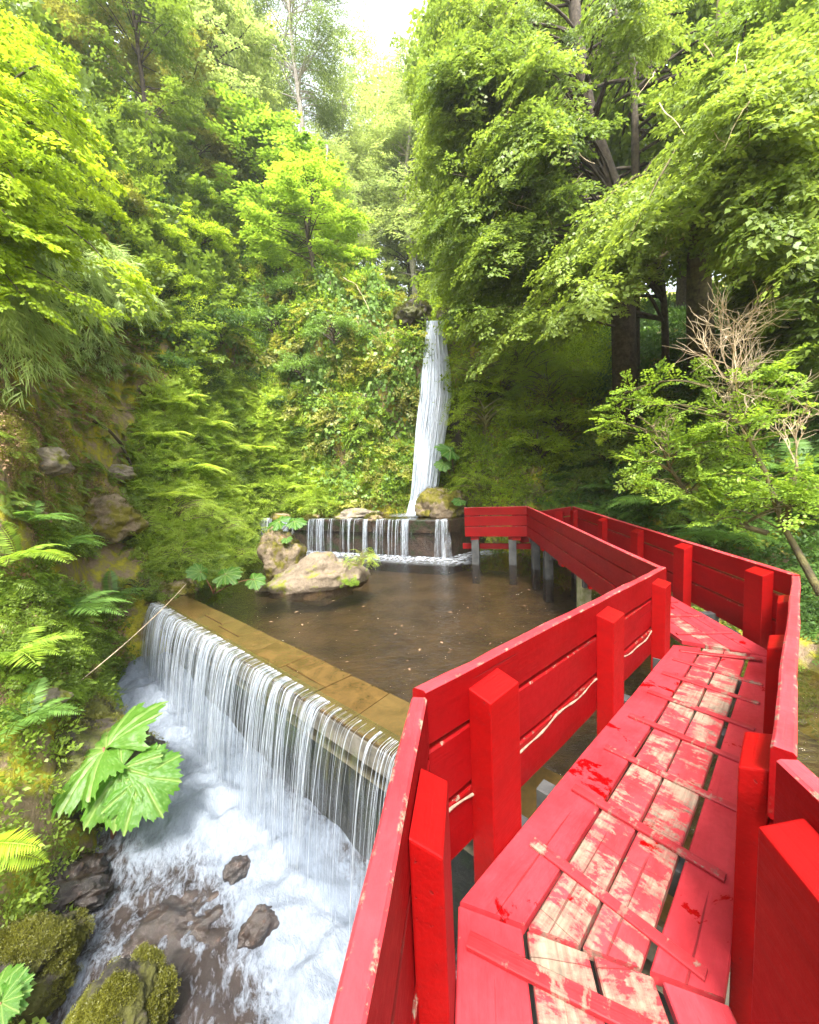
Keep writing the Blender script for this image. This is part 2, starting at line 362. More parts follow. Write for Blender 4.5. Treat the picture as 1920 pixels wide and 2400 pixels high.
# ------------------------------------------------------------------ terrain: one sheet of forest floor, banks and cliffs round the water
PROF = [
 (-180, [(3, -1.2), (5, .2), (9, 2.5), (16, 6), (30, 12), (60, 22)]),
 (-120, [(4, -2), (5.5, .0), (9, 3), (16, 8), (30, 16), (60, 26)]),
 (-75, [(4.4, -2), (5.0, -.8), (6.5, .8), (8, 3.5), (10, 7), (14, 12), (26, 20), (60, 28)]),
 (-54, [(4.6, -2), (5.2, -1.0), (6.8, .5), (8.4, 2.2), (9.8, 5.5), (13, 10), (25, 20), (60, 30)]),
 (-46, [(5.8, -2), (6.4, -.9), (7.6, .5), (9.0, 1.9), (10.4, 5.8), (12.3, 10.5), (15.5, 16), (28, 26), (60, 36)]),
 (-43.2, [(6.3, -2), (7.2, -.9), (8.6, .45), (9.9, 1.9), (11.4, 5.6), (13.5, 10.5), (16.5, 16), (28, 26), (60, 36)]),
 (-40.6, [(10.3, -1.9), (10.6, -.9), (10.9, .2), (11.6, 1.6), (13.3, 5.3), (15.2, 10.5), (18, 16), (29, 25), (60, 35)]),
 (-36, [(10.7, -1.9), (11, -.6), (11.4, .5), (12.6, 1.8), (14.6, 5.6), (16.6, 11), (19.3, 16.5), (30, 24), (60, 34)]),
 (-30.5, [(11.0, -1.2), (11.4, .05), (12.2, .6), (14, 2.0), (16, 5.6), (18.0, 11), (20.8, 16), (31, 22), (60, 32)]),
 (-27, [(12.5, -1.2), (12.9, .1), (14, 1.0), (16, 2.4), (17.5, 6.0), (19.5, 11.8), (22.5, 16), (32, 20.5), (60, 31)]),
 (-23, [(16.4, -1), (16.9, .4), (17.4, 1.4), (18.5, 3.0), (19.5, 6.4), (21.2, 12), (23.5, 14.8), (33, 19), (60, 29)]),
 (-17, [(17.2, .2), (17.6, 1.3), (18.4, 2.6), (19.4, 5.4), (20.0, 8), (21.8, 12), (34, 18), (60, 28)]),
 (-10, [(15.6, .2), (16.1, 1.3), (16.8, 2.0), (17.6, 5), (18.2, 9), (19.8, 12.5), (35, 17.5), (60, 25)]),
 (-4, [(15.2, .2), (15.7, 1.35), (16.2, 2.2), (16.9, 5), (17.3, 8.2), (18.6, 11.5), (36, 16.5), (60, 23)]),
 (1, [(15.2, .2), (15.7, 1.3), (16.2, 2.0), (16.6, 5), (16.9, 8.4), (18.5, 10), (36, 15), (60, 21)]),
 (4, [(15.2, .2), (15.6, 1.3), (16.1, 2.0), (16.5, 5), (16.8, 8.4), (18.5, 9.6), (36, 15), (60, 21)]),
 (8, [(14.4, .2), (14.9, 1.4), (15.6, 2.4), (16.2, 5), (16.9, 8.3), (19, 11), (36, 16), (60, 23)]),
 (14, [(13.2, -.2), (13.6, 1.3), (14.6, 2.3), (15.6, 4.8), (17, 7.5), (21, 11), (36, 17), (60, 25)]),
 (22, [(11.6, -.6), (12.2, .4), (13.5, 1.5), (15.5, 3.6), (18, 6.2), (24, 9.5), (38, 16), (60, 25)]),
 (30, [(8.9, -.6), (9.4, .2), (10.8, 1.2), (13, 2.8), (16, 5.2), (23, 8.6), (38, 15), (60, 24)]),
 (38, [(7.2, -.6), (7.7, .15), (9.2, 1.2), (11.5, 2.7), (15, 5.2), (22, 8.5), (37, 14), (60, 23)]),
 (46, [(6.5, -.7), (7.1, .1), (8.6, 1.2), (11, 2.9), (15, 5.8), (22, 9), (37, 15), (60, 24)]),
 (56, [(5.6, -.7), (6.2, .1), (7.8, 1.4), (10.5, 3.4), (15, 6.5), (22, 10), (37, 16), (60, 25)]),
 (80, [(4.6, -.7), (5.2, .1), (7, 1.4), (10, 3.6), (15, 7), (24, 11), (37, 17), (60, 26)]),
 (130, [(3.0, -1), (5, .6), (8, 2), (14, 5), (26, 10), (60, 20)]),
 (180, [(3, -1.2), (5, .2), (9, 2.5), (16, 6), (30, 12), (60, 22)]),
]
NT_ = 86
def resample(pr):
    pr = np.array([(pr[0][0]-1.1, pr[0][1]-1.3)] + pr)
    # spacing grows with distance
    seg = np.hypot(*(np.diff(pr, axis=0).T)); wgt = seg/np.maximum(.5*(pr[1:, 0]+pr[:-1, 0]), 1)**.8
    c = np.concatenate([[0], np.cumsum(wgt)]); t = np.linspace(0, c[-1], NT_)
    return np.stack([np.interp(t, c, pr[:, 0]), np.interp(t, c, pr[:, 1])], 1)
_pa = np.array([p[0] for p in PROF], float); _pp = np.stack([resample(p[1]) for p in PROF])
AZ = np.concatenate([np.arange(-180, -60, 3.0), np.arange(-60, 62, .5), np.arange(62, 180, 3.0)])
RZ = np.stack([[np.interp(AZ, _pa, _pp[:, j, k]) for j in range(NT_)] for k in (0, 1)], -1)   # (NT, NA, 2)
RZ = np.transpose(RZ, (1, 0, 2))
TV = np.zeros((len(AZ), NT_, 3)); ar = np.radians(AZ)[:, None]
TV[..., 0] = RZ[..., 0]*np.sin(ar); TV[..., 1] = RZ[..., 0]*np.cos(ar); TV[..., 2] = RZ[..., 1]
dn = np.gradient(RZ, axis=1); nrm = np.stack([-dn[..., 1], dn[..., 0]], -1); nrm /= np.linalg.norm(nrm, axis=-1, keepdims=True)+1e-9
for i in range(len(AZ)):
    for j in range(NT_):
        p = Vector(TV[i, j]); r = RZ[i, j, 0]
        k = min(1, .25+max(0, (RZ[i, j, 1]-.2))*.3)
        a = noise.fractal(p*.38, 1.0, 2.1, 5)*.95*k + noise.fractal(p*1.5+Vector((9, 2, 4)), .9, 2.2, 4)*.26*k + (abs(noise.noise(p*3.3))-.25)*.20*k + noise.noise(p*7.1)*.07*k if abs(AZ[i]) < 62 else noise.fractal(p*.38, 1.0, 2.1, 5)*.95*k
        TV[i, j, 0] += math.sin(ar[i, 0])*nrm[i, j, 0]*a; TV[i, j, 1] += math.cos(ar[i, 0])*nrm[i, j, 0]*a
        TV[i, j, 2] += nrm[i, j, 1]*a*.8
TV2 = TV.reshape(-1, 3); TF = grid_faces(len(AZ), NT_, True)[:, ::-1]
me = npmesh('forest_terrain', TV2, TF); terrain = tag(link('forest_terrain', me, M_TERR, None, True), kind='structure')
BV = BVHTree.FromPolygons([tuple(v) for v in TV2], [tuple(f) for f in TF.tolist()])
def hit(u, v):
    loc, n, i, d = BV.ray_cast(EYE, ray(u, v).normalized(), 200)
    if n is not None and n.dot(ray(u, v)) > 0: n = -n
    return loc, n, d
def ground_z(x, y):
    loc, n, i, d = BV.ray_cast(Vector((x, y, 60)), Vector((0, 0, -1)), 100)
    return loc.z if loc else 0.0

# ------------------------------------------------------------------ boardwalk
class Fr:
    def __init__(s, O, az, z0, slope):
        s.O = Vector(O); a = rad(az); s.D = Vector((math.sin(a), math.cos(a), 0)); s.N = Vector((-math.cos(a), math.sin(a), 0)); s.z0 = z0; s.t = math.tan(rad(slope))
        s.O.z = 0
    def P(s, a, n, z): return s.O + s.D*a + s.N*n + Vector((0, 0, s.z0+z+s.t*a))
def plank(name, parent, mat, fr, s0, s1, n0, n1, z0, z1, ms=(0, 0), bev=.006, wob=.0025, seg=.18, edge_top=True, edge_all=False, sag=0.0, cap=None):
    """board along the frame's s axis; ms = shear of its two ends (s per unit n measured from n=0)"""
    A = fr.P(s0, n0, z0); l = (fr.P(s1, n0, z0)-A).normalized(); a = fr.N; b = l.cross(a)
    L = (fr.P(s1, n0, z0)-A).length; W = n1-n0; H = z1-z0
    ins = min(.014, W*.3, H*.3)
    prof = []
    for (cx, cy, dx, dy, first) in ((0, 0, 1, 1, 'y'), (W, 0, -1, 1, 'x'), (W, H, -1, -1, 'y'), (0, H, 1, -1, 'x')):
        e = 1.0 if (edge_all or cy > 0) else 0.25
        px = [(cx+dx*ins, cy, 0), (cx+dx*bev, cy, e), (cx, cy+dy*bev, e), (cx, cy+dy*ins, 0)]
        prof += px[::-1] if first == 'y' else px
    nsg = max(2, int(L/seg)); V = []; E = []; k = len(prof); Fc = []
    ph = random.uniform(0, 99)
    for i in range(nsg+1):
        t = i/nsg; oy = noise.noise(Vector((t*L*1.1, ph, 0)))*wob*2.2; oz = noise.noise(Vector((t*L*1.3, ph, 7)))*wob*1.6 - sag*4*t*(1-t)
        for (x, y, e) in prof:
            j = noise.noise(Vector((t*L*9, ph+x*31, y*31)))*wob*.7*(1 if e else .2)
            s = t*L + (1-t)*ms[0]*(n0+x) + t*ms[1]*(n0+x)
            V.append((s, x+oy+j, y+oz+j)); E.append(e)
    for i in range(nsg):
        for c in range(k):
            Fc.append((i*k+c, i*k+(c+1) % k, (i+1)*k+(c+1) % k, (i+1)*k+c))
    Fc.append(tuple(range(k))[::-1]); Fc.append(tuple(nsg*k+c for c in range(k)))
    m = MB(); m.add(V, [f[::-1] for f in Fc] if False else Fc, E)
    o = m.build(name, mat, parent)
    M = Matrix(((l.x, a.x, b.x, A.x), (l.y, a.y, b.y, A.y), (l.z, a.z, b.z, A.z), (0, 0, 0, 1)))
    o.matrix_parent_inverse = Matrix.Translation(parent.location).inverted(); o.matrix_basis = M
    if cap is not None:          # upper edge gets a paler red, sky sheen put into its colour
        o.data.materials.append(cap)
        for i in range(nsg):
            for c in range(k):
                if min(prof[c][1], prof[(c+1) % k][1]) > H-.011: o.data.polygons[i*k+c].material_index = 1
    return o
def post(parent, mat, fr, s, n0, n1, zb, zt, wid=.25, slope_top=.03, bev=.007, name='post'):
    """upright, wid along the rail; its top leans towards the walkway side"""
    lo = min(n0, n1); hi = max(n0, n1); A = fr.P(s, lo, zb); W = wid; T = hi-lo; base = fr.P(s, lo, zb); H = (fr.P(s, lo, zt)-base).z
    bm = bmesh.new()
    vs = []
    for z in (0, H):
        for (x, y) in ((-W/2, 0), (W/2, 0), (W/2, T), (-W/2, T)):
            zz = z
            if z: zz += slope_top*((y/T)-.5)*(1 if abs(n1) >= abs(n0) and n1 > n0 else -1) + random.uniform(-.004, .004)
            vs.append(bm.verts.new((x+random.uniform(-.003, .003), y+random.uniform(-.003, .003), zz)))
    for f in ((3, 2, 1, 0), (4, 5, 6, 7), (0, 1, 5, 4), (1, 2, 6, 5), (2, 3, 7, 6), (3, 0, 4, 7)): bm.faces.new([vs[i] for i in f])
    bmesh.ops.bevel(bm, geom=bm.edges[:], offset=bev, segments=2, affect='EDGES', profile=.6)
    lay = bm.verts.layers.float.new('edge')
    for v in bm.verts: v[lay] = 0.0
    me = bpy.data.meshes.new(name); bm.to_mesh(me); bm.free()
    o = link(name, me, mat, parent)
    l, a = fr.D, fr.N
    o.matrix_parent_inverse = Matrix.Translation(parent.location).inverted()
    o.matrix_basis = Matrix(((l.x, a.x, 0, A.x), (l.y, a.y, 0, A.y), (0, 0, 1, A.z), (0, 0, 0, 1)))
    return o

J = (.125, 1.412, 0)
S0 = Fr(J, 9.2, 1.0, 0.0); S1 = Fr(J, 45.8, 1.0, -3.5); S1R = Fr(J, 45.8, 1.0, -4.27)
S2 = Fr((2.817, 4.238, 0), 4.5, .77, 1.25)
C3 = S2.P(6.65, 0, 0); S3 = Fr((C3.x, C3.y, 0), -73.7, C3.z, 0)
def section(label, loc): return empty('boardwalk', loc, label, 'boardwalk', 'sections of the red boardwalk')
# near section
b0 = section('nearest short boardwalk section with big bare patches and one long cleat', S0.P(-.5, -.4, 0))
sh = .19/.877
for n0, n1, mt in ((-.245, 0, M_DECK), (-.47, -.262, M_WORN), (-.665, -.485, M_WORN), (-.875, -.695, M_DECK)):
    plank('deck_board', b0, mt, S0, -2.6, -.012, n0, n1, -.045, .0, (0, sh), bev=.005)
cl = Fr(S0.P(-.107, -.05, 0), 9.2+90+16.6, 1.0, 0)
plank('cleat', b0, M_CLEAT, cl, 0, .82, -.055, 0, .0005, .024, bev=.004)
for s in (-.5, -1.8): plank('joist', b0, M_DARKPOST, Fr(S0.P(s, .1, 0), 99.2, .80, 0), 0, 1.1, -.05, .05, 0, .15)
# sloping middle section
b1 = section('sloping middle boardwalk section with worn centre boards and a row of cleats', S1.P(1.9, -.4, 0))
s1a = -.39/.81; s1b = -.46
for n0, n1, mt in ((-.228, 0, M_DECK), (-.405, -.246, M_WORN), (-.585, -.418, M_WORN), (-.805, -.612, M_DECK)):
    plank('deck_board', b1, mt, S1, .004, 3.735, n0, n1, -.045, .0, (s1a, s1b), bev=.005, wob=.003)
for i, (s, sr) in enumerate(((.47, .43), (.94, .90), (1.44, 1.41), (1.94, 1.89), (2.43, 2.38), (2.90, 2.84), (3.32, 3.25), (3.60, 3.88))):
    ang = math.degrees(math.atan2(s-sr, .66))
    f = Fr(S1.P(s, -.085, 0), 45.8+90+ang, S1.P(s, -.085, 0).z, 0)
    plank('cleat', b1, M_CLEAT, f, 0, .67, -.035, .012, .0005, .021+random.uniform(-.003, .002), bev=.004, wob=.004)
for s in (.9, 2.3, 3.4): 
    q = S1.P(s, .1, -.20); plank('joist', b1, M_DARKPOST, Fr(q, 135.8, q.z, 0), 0, 1.05, -.05, .05, 0, .15)
for s, n in ((.55, .02), (2.1, .02), (3.6, .02), (.7, -.86), (2.2, -.86), (3.7, -.86)):
    post(b1, M_DARKPOST, S1, s, n-.06, n+.06, -1.75 if s > 1 else -2.7, -.06, .16, 0, name='support_post')
# far section
b2 = section('far straight boardwalk section running towards the waterfall between the railings', S2.P(3, -.5, 0))
for n0, n1, mt in ((-.34, -.165, M_DECK), (-.515, -.347, M_WORN), (-.69, -.522, M_DECK), (-.87, -.697, M_DECK)):
    plank('deck_board', b2, mt, S2, .0, 7.6, n0, n1, -.045, .0, (.62, 0), bev=.004)
for s in np.arange(.05, 7, .5):
    q = S2.P(s, -.20, 0); plank('cleat', b2, M_CLEAT, Fr(q, 92+random.uniform(-3, 6), q.z, 0), 0, .6, -.02, .02, .0005, .02, bev=.004)
for s in (.8, 2.4, 4.4, 6.4):
    q = S2.P(s, .0, -.20); plank('joist', b2, M_DARKPOST, Fr(q, 94.5, q.z, 0), 0, 1.15, -.05, .05, 0, .15)
for s, n, mt in ((2.95, -.22, M_PALEPOST), (2.95, -.9, M_DARKPOST), (5.3, -.2, M_DARKPOST), (5.3, -.9, M_DARKPOST), (6.3, -.14, M_DARKPOST), (.3, -.9, M_DARKPOST)):
    o = post(b2, mt, S2, s, n-.1, n+.1, -1.5, -.06, .22, 0, name='support_post')
    if mt is M_PALEPOST: o['label'] = 'pale moss-grown support post standing in the pool'
# end section over the upper weir's foot
b3 = section('short end boardwalk on black posts before the upper weir', S3.P(.9, -.5, 0))
for n0, n1 in ((-.34, -.165), (-.515, -.347), (-.69, -.522), (-.87, -.697)):
    plank('deck_board', b3, M_DECK, S3, -.7, 1.7, n0, n1, -.045, .0, bev=.004)
for s, zt in ((1.50, -.10), (.42, -.10)):
    post(b3, M_DARKPOST, S3, s, -.26, -.06, -1.6, zt-.08, .22, 0, name='support_post')
    post(b3, M_RAIL, S3, s, -.262, -.058, zt-.075, zt+.04, .225, 0, name='post_head')
plank('tie_beam', b3, M_RAIL, S3, -.2, 1.9, -.33, -.27, -.50, -.33)

# railings
def railing(label, loc): return empty('plank_railing', loc, label, 'railing', 'red plank railings of the boardwalk')
def planks(par, fr, s0, s1, n0, n1, zs, msA=(0, 0), sag=0):
    for i, (a, b) in enumerate(zs):
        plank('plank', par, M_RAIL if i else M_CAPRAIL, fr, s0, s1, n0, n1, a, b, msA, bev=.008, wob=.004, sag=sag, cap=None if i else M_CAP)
M_CAPRAIL = M_RAIL
ZS1 = ((.625, .868), (.315, .598), (.015, .288))
r = railing('nearest left red railing with a pale sheen and worn chips along its top edge beside the rapids', S0.P(-.6, .12, .4))
planks(r, S0, -2.6, .03, .095, .158, ((.62, .862), (.31, .595), (.01, .285)))
post(r, M_POST, S0, -.35, .003, .095, -.35, .745, .26, .05)
post(r, M_POST, S0, -1.75, .003, .095, -.35, .745, .26, .05)
r = railing('left red railing beside the sloping boardwalk, looking over the brown pool', S1.P(1.9, .15, .4))
planks(r, S1R, -.0, 3.9, .122, .182, ZS1, (-.25, .32))
for s in (.39, 1.97, 3.48): post(r, M_POST, S1, s, .0, .122, -.22, .775-.0135*s, .245, .03)
r = railing('right red railing of the sloping boardwalk, worn bare along its top', S1.P(2.2, -.9, .4))
planks(r, S1R, .53, 4.40, -.945, -.885, ZS1, (0, -.1), sag=-.0)
for s in (.68, 2.17, 3.62): post(r, M_POST, S1, s, -.885, -.805, -.25, .765-.0135*s, .245, .03)
r = railing('nearest right red railing ending just before the tall right post', S0.P(-1, -1, .4))
planks(r, S0, -2.6, -.20, -1.035, -.972, ((.62, .862), (.31, .595), (.01, .285)))
post(r, M_POST, S0, -.43, -.972, -.862, -.3, .75, .25, .04)
ZS2 = ((.55, .79), (.24, .525), (-.08, .215))
r = railing('long left red railing of the far section, outer face towards the pool', S2.P(3.3, 0, .4))
planks(r, S2, .05, 6.65, -.06, 0, ZS2, (.4, -.81))
for s in (.9, 2.4, 3.9, 5.4): post(r, M_POST, S2, s, -.16, -.06, -.2, .70, .24, .03)
r = railing('long right red railing of the far section, with block-headed posts', S2.P(3.3, -1.1, .4))
planks(r, S2, -.33, 6.2, -1.16, -1.098, ZS2, (0, .0))
for s in (.02, 1.36, 2.66, 4.12, 5.88): post(r, M_POST, S2, s, -1.098, -.985, -.2, .735, .25, .05)
r = railing('short red railing across the end of the walk above black posts', S3.P(.9, 0, .4))
planks(r, S3, .0, 1.78, -.06, 0, ZS2, (.81, 0))
for s in (.3, 1.5): post(r, M_POST, S3, s, -.16, -.06, -.2, .70, .24, .03)
Q = S2.P(6.2, -1.13, 0); S4 = Fr((Q.x, Q.y, 0), -52, Q.z, -9)
r = railing('small dark red railing return at the far end of the long right railing', Q)
planks(r, S4, 0.03, 1.5, -.06, 0, ZS2)
post(r, M_POST, S4, .35, 0, .1, -.2, .70, .2, .03)
# thin wavy tube added to stand for the lower plank's pale chipped edge
m = MB()
pts = []
for i in range(60):
    t = i/59; s = .02+t*3.5
    z = .288-.012 - .05*abs(math.sin(t*math.pi*3.1))*(.6+.4*math.sin(t*9)) + .010*math.sin(t*40) - .0135*s
    pts.append(S1.P(s, .118-.004*math.sin(t*23), z))
m.tube(pts, [.0065+.002*math.sin(i*1.7) for i in range(60)], 7)
tag(m.build('edging', M_EDGING, None, True), 'pale wavy strip for the chipped lower plank edge of the left railing', 'edging')
M_ROCKLIP = simple('grey_wet_concrete', (.09, .08, .065), (.20, .175, .14), 4, .25, .5, .02)
M_WALL2 = rock_mat('rusty_wet_stone', (.016, .010, .007), (.055, .032, .02), .35, (.02, .03, .006), .4)
M_ROCKMOSS = rock_mat('tan_stone_yellow_moss', (.15, .11, .065), (.28, .215, .145), .5, (.16, .14, .012))

# ------------------------------------------------------------------ water, weirs and falls
def flat(name, pts, z, mat, kind='structure', foamf=None, res=None):
    if res is None:
        m = MB(); m.add([(x, y, z) for x, y in pts], [tuple(range(len(pts)))]); o = m.build(name, mat)
    else:
        x0, y0, x1, y1 = res[0]; n = res[1]
        xs = np.linspace(x0, x1, n); ys = np.linspace(y0, y1, n); X, Y = np.meshgrid(xs, ys, indexing='ij')
        V = np.stack([X, Y, 0*X+z], -1).reshape(-1, 3)
        from_poly = np.array(pts)
        def inside(px, py):
            c = np.zeros(len(px), bool); q = len(from_poly)
            for i in range(q):
                xa, ya = from_poly[i]; xb, yb = from_poly[i-1]
                k = ((ya > py) != (yb > py)) & (px < (xb-xa)*(py-ya)/(yb-ya+1e-12)+xa); c ^= k
            return c
        Fq = grid_faces(n, n); cc = V[Fq].mean(1); Fq = Fq[inside(cc[:, 0], cc[:, 1])]
        o = link(name, npmesh(name, V, Fq, {'foam': foamf(V[:, 0], V[:, 1])}), mat)
    return tag(o, kind=kind)
W1 = Fr((-5.84, 8.54, 0), 131.8, 0, 0)
def W1P(s, n, z=0): p = W1.P(s, n, z); return p
UW = [(-9.5, 17.4), (-6.7, 16.2), (-3.4, 14.55), (-.1, 12.95), (1.2, 12.4), (2.3, 13.4), (4.6, 14.2)]
a, b, c_ = W1P(-1.5, .1), W1P(7.5, .1), W1P(12, .1)
pool_pts = [(a.x, a.y), (b.x, b.y), (c_.x, c_.y), (8.5, 2), (10, 8), (7, 15)] + [(x, y+.06) for x, y in UW[::-1]] + [(-12, 14)]
UWn = np.array(UW)
def foam_pool(x, y):
    d = np.full(len(x), 99.0)
    for (xa, ya), (xb, yb) in zip(UW[1:-1], UW[2:]):
        t = np.clip(((x-xa)*(xb-xa)+(y-ya)*(yb-ya))/((xb-xa)**2+(yb-ya)**2), 0, 1)
        d = np.minimum(d, np.hypot(x-xa-t*(xb-xa), y-ya-t*(yb-ya)))
    return np.clip(1.25-d/.95, 0, 1)*(x > -5.5)
flat('pool_water', pool_pts, -.02, M_POOL, foamf=foam_pool, res=((-12, .3, 10, 18), 260))
flat('pool_bed', [(x, y) for x, y in pool_pts], -.62, M_BED)
flat('upper_pool_water', [(x, y+.03) for x, y in UW] + [(5, 18), (0, 19), (-10, 20)], 1.235, M_POOL2, foamf=lambda x, y: np.clip(1.5-np.hypot(x-.25, y-14.75)/.75, 0, 1), res=((-11, 12, 6, 21), 150))
flat('upper_pool_bed', [(x, y+.03) for x, y in UW] + [(5, 18), (0, 19), (-10, 20)], .85, M_BED)
flat('stream_bed', [(-12, 14), (-12, -6), (14, -6), (12, 4), (3, .9), (0, 3.9), (-5.2, 8.9)], -2.6, M_SBED)
flat('side_water', [(2.2, 1.6), (1.6, -3), (9, -3), (10, 4), (8.2, 2.4)], -.35, M_SIDE)
flat('valley_floor', [(-70, -70), (70, -70), (70, 70), (-70, 70)], -4.0, M_SBED)

# near weir
wt = empty('stone_weir', W1P(3.5, .4, -.3), 'near stone weir topped with wet ochre slabs, water pouring over its edge', 'weir')
plank('wall_body', wt, M_WALL, W1, -.6, 12, .26, .70, -3.2, -.34, bev=.02)
plank('lip_beam', wt, M_ROCKLIP, W1, -.6, 12, .0, .68, -.335, -.047, bev=.02)
s = -.55
while s < 11.5:
    L = random.uniform(.75, 1.15); k1 = random.uniform(-.12, .12)
    if s < -.5: kprev = 0
    if random.random() < .45:
        nm = random.uniform(.3, .48)
        plank('slab', wt, M_SLAB, W1, s, s+L-.012, .0, nm-.008, -.045, .006+random.uniform(-.006, .006), (kprev, k1), bev=.006, wob=.006, edge_top=False)
        plank('slab', wt, M_SLAB, W1, s+random.uniform(0, .0), s+L-.012, nm+.004, .75, -.045, .006+random.uniform(-.006, .006), (kprev, k1), bev=.006, wob=.006)
    else:
        plank('slab', wt, M_SLAB, W1, s, s+L-.012, .0, .75, -.045, .006+random.uniform(-.006, .006), (kprev, k1), bev=.006, wob=.006)
    kprev = k1; s += L
STREAM_N = Vector((-.667, -.745, 0))
def base_z(s): return float(np.interp(s, [-1, 0, 1.5, 3.5, 6, 9], [-1.25, -1.35, -1.6, -1.85, -1.95, -2.0]))
def fall_path(s, n_pts, v0, z0, zb, wob=0):
    T = math.sqrt(2*(z0-zb)/9.8)
    t = np.linspace(0, 1, n_pts)
    n = -v0*T*t; z = z0-.5*9.8*(T*t)**2
    return n, z
def curtain(name, s0, s1, ns, nt, v0, seed, densf, mat, off=0.0, lipback=.22):
    V = []; fu = []; fv = []; dn_ = []
    for i in range(ns):
        s = s0+(s1-s0)*i/(ns-1)
        vv = v0*(1+.16*noise.noise(Vector((s*1.7, seed, 0)))+.06*noise.noise(Vector((s*7, seed, 3))))
        n, z = fall_path(s, nt, vv, .03, base_z(s))
        rip = .010*noise.noise(Vector((s*9, seed, 5)))+.007*noise.noise(Vector((s*23, seed, 6)))
        P = [(lipback, .012+off), (lipback*.5, .022+off+rip)] + list(zip(n, z))
        ds = 0
        for k, (nn, zz) in enumerate(P):
            t = max(0, (k-2)/(nt-1))
            w_ = (.03*noise.noise(Vector((s*5, zz*2.2, seed)))+.012*noise.noise(Vector((s*17, zz*4, seed))))*t
            p = W1P(s, nn+w_-off*.5, zz+(rip if k > 1 else 0)*(1-t))
            V.append(tuple(p)); fu.append(s); fv.append(zz*1.0); dn_.append(densf(s, t) if k > 1 else densf(s, 0)-.16*(2-k))
    return V, grid_faces(ns, nt+2), fu, fv, dn_
def mkcurtain(name, parts, mat, parent=None):
    V = []; F_ = []; A = [[], [], []]
    for (v, f, u_, v_, d_) in parts:
        F_.append(np.asarray(f)+len(V)); V += v
        A[0] += u_; A[1] += v_; A[2] += d_
    me = npmesh(name, V, np.concatenate(F_), {'fu': A[0], 'fv': A[1], 'dens': A[2]})
    return link(name, me, mat, parent, True)
def strands(posf, count, smp, nt, rfun, seed, densf):
    """thin three-sided threads of water; posf(s, k) -> list of points"""
    rg = random.Random(seed); V = []; Fc = []; fu = []; fv = []; dd = []
    for q in range(count):
        s = smp(rg); P, r = posf(s, rg); r0 = rfun(rg, s); b0 = len(V); uu = rg.uniform(0, 50); k = len(P)
        ph = rg.uniform(0, 50)
        for i, p in enumerate(P):
            t = i/(k-1); rr = r0*(1-.45*t)*(.75+.5*abs(noise.noise(Vector((ph, t*6, 1))))*1.6)
            ox = r*noise.noise(Vector((ph, t*3.0, 5)))*t
            for j in range(3):
                an = 2.094*j+ph
                V.append((p.x+math.cos(an)*rr+ox*.7, p.y+math.sin(an)*rr-ox*.7, p.z)); fu.append(uu+j*.03); fv.append(p.z*1.0); dd.append(densf(s, t))
        for i in range(k-1):
            for j in range(3):
                Fc.append((b0+i*3+j, b0+i*3+(j+1) % 3, b0+(i+1)*3+(j+1) % 3, b0+(i+1)*3+j))
    return V, np.array(Fc), fu, fv, dd
def dens1(s, t):
    base = np.interp(s, [-.5, 0, 1.2, 3.0, 5, 7.0, 8], [.08, .08, .04, -.03, -.10, -.20, -.26])
    return base + .20*noise.noise(Vector((s*1.3, 3, 0))) + .10*noise.noise(Vector((s*4.1, 8, 0))) + .10*math.exp(-t*9) + .03*t
cw = empty('weir_cascade', W1P(3.5, 0, 0), 'clear sheet of water falling from the near weir into the rapids', 'waterfall')
mkcurtain('water_sheet', [curtain('a', -.5, 8.2, 460, 22, .62, 1, dens1, None), ], M_CURT, cw)
def p1(s, rg):
    v0 = rg.uniform(.55, .80); n, z = fall_path(s, 16, v0, .02, base_z(s)-.05)
    return [W1P(s, .14, .026), W1P(s, .06, .028)] + [W1P(s, a_, b_) for a_, b_ in zip(n, z)], .04
_cl = [random.uniform(-.4, 8.0)**1.0 for _ in range(48)]
def smp1(rg):
    if rg.random() < .36: return rg.uniform(-.5, 8.1)
    return rg.choice(_cl)+rg.gauss(0, .09)*rg.random()**2
mkcurtain('falling_threads', [strands(p1, 560, smp1, 16, lambda rg, s: rg.choice((.0015, .002, .003, .004, .007)), 5, lambda s, t: .12-.14*t)], M_STRAND, cw)

# stream: one turbulent surface
NS, NB = 300, 200
sv = np.linspace(-1.6, 10.5, NS); bv = np.linspace(-.30, 7.6, NB)
V = np.zeros((NS, NB, 3)); fo = np.zeros((NS, NB))
for i, s in enumerate(sv):
    zb = base_z(s)
    for j, bq in enumerate(bv):
        p = W1P(s, -bq, 0)
        tb = noise.fractal(Vector((p.x*1.0, p.y*1.3, 0)), .9, 2.1, 6); t2 = noise.noise(Vector((p.x*4.5, p.y*5.5, 3)))
        near = math.exp(-((bq-.55)/.55)**2)
        zz = zb - .05*bq + .13*tb + .05*t2*(1 if bq > .2 else .4) + .12*near*(0.6+noise.noise(Vector((s*3, bq*3, 8))))
        # tongue of fast water in the middle, dark wet shelf towards the viewer
        V[i, j] = (p.x, p.y, zz)
        d = Vector((p.x+2.3, p.y-3.2, 0)); shelf = math.exp(-(d.x**2/.9+d.y**2/.55))
        fo[i, j] = np.clip(.46+.60*near+.30*math.exp(-((s-1.8)/2.6)**2) + .22*math.exp(-((p.x+.9)**2+(p.y-2.6)**2)/.5) - .12*shelf + .12*np.clip((bq-3.0)/2, 0, 1) + .22*tb, 0, 1)
tag(link('stream_water', npmesh('stream_water', V.reshape(-1, 3), grid_faces(NS, NB)[:, ::-1], {'foam': fo.ravel()}), M_STREAM, None, True), kind='structure')

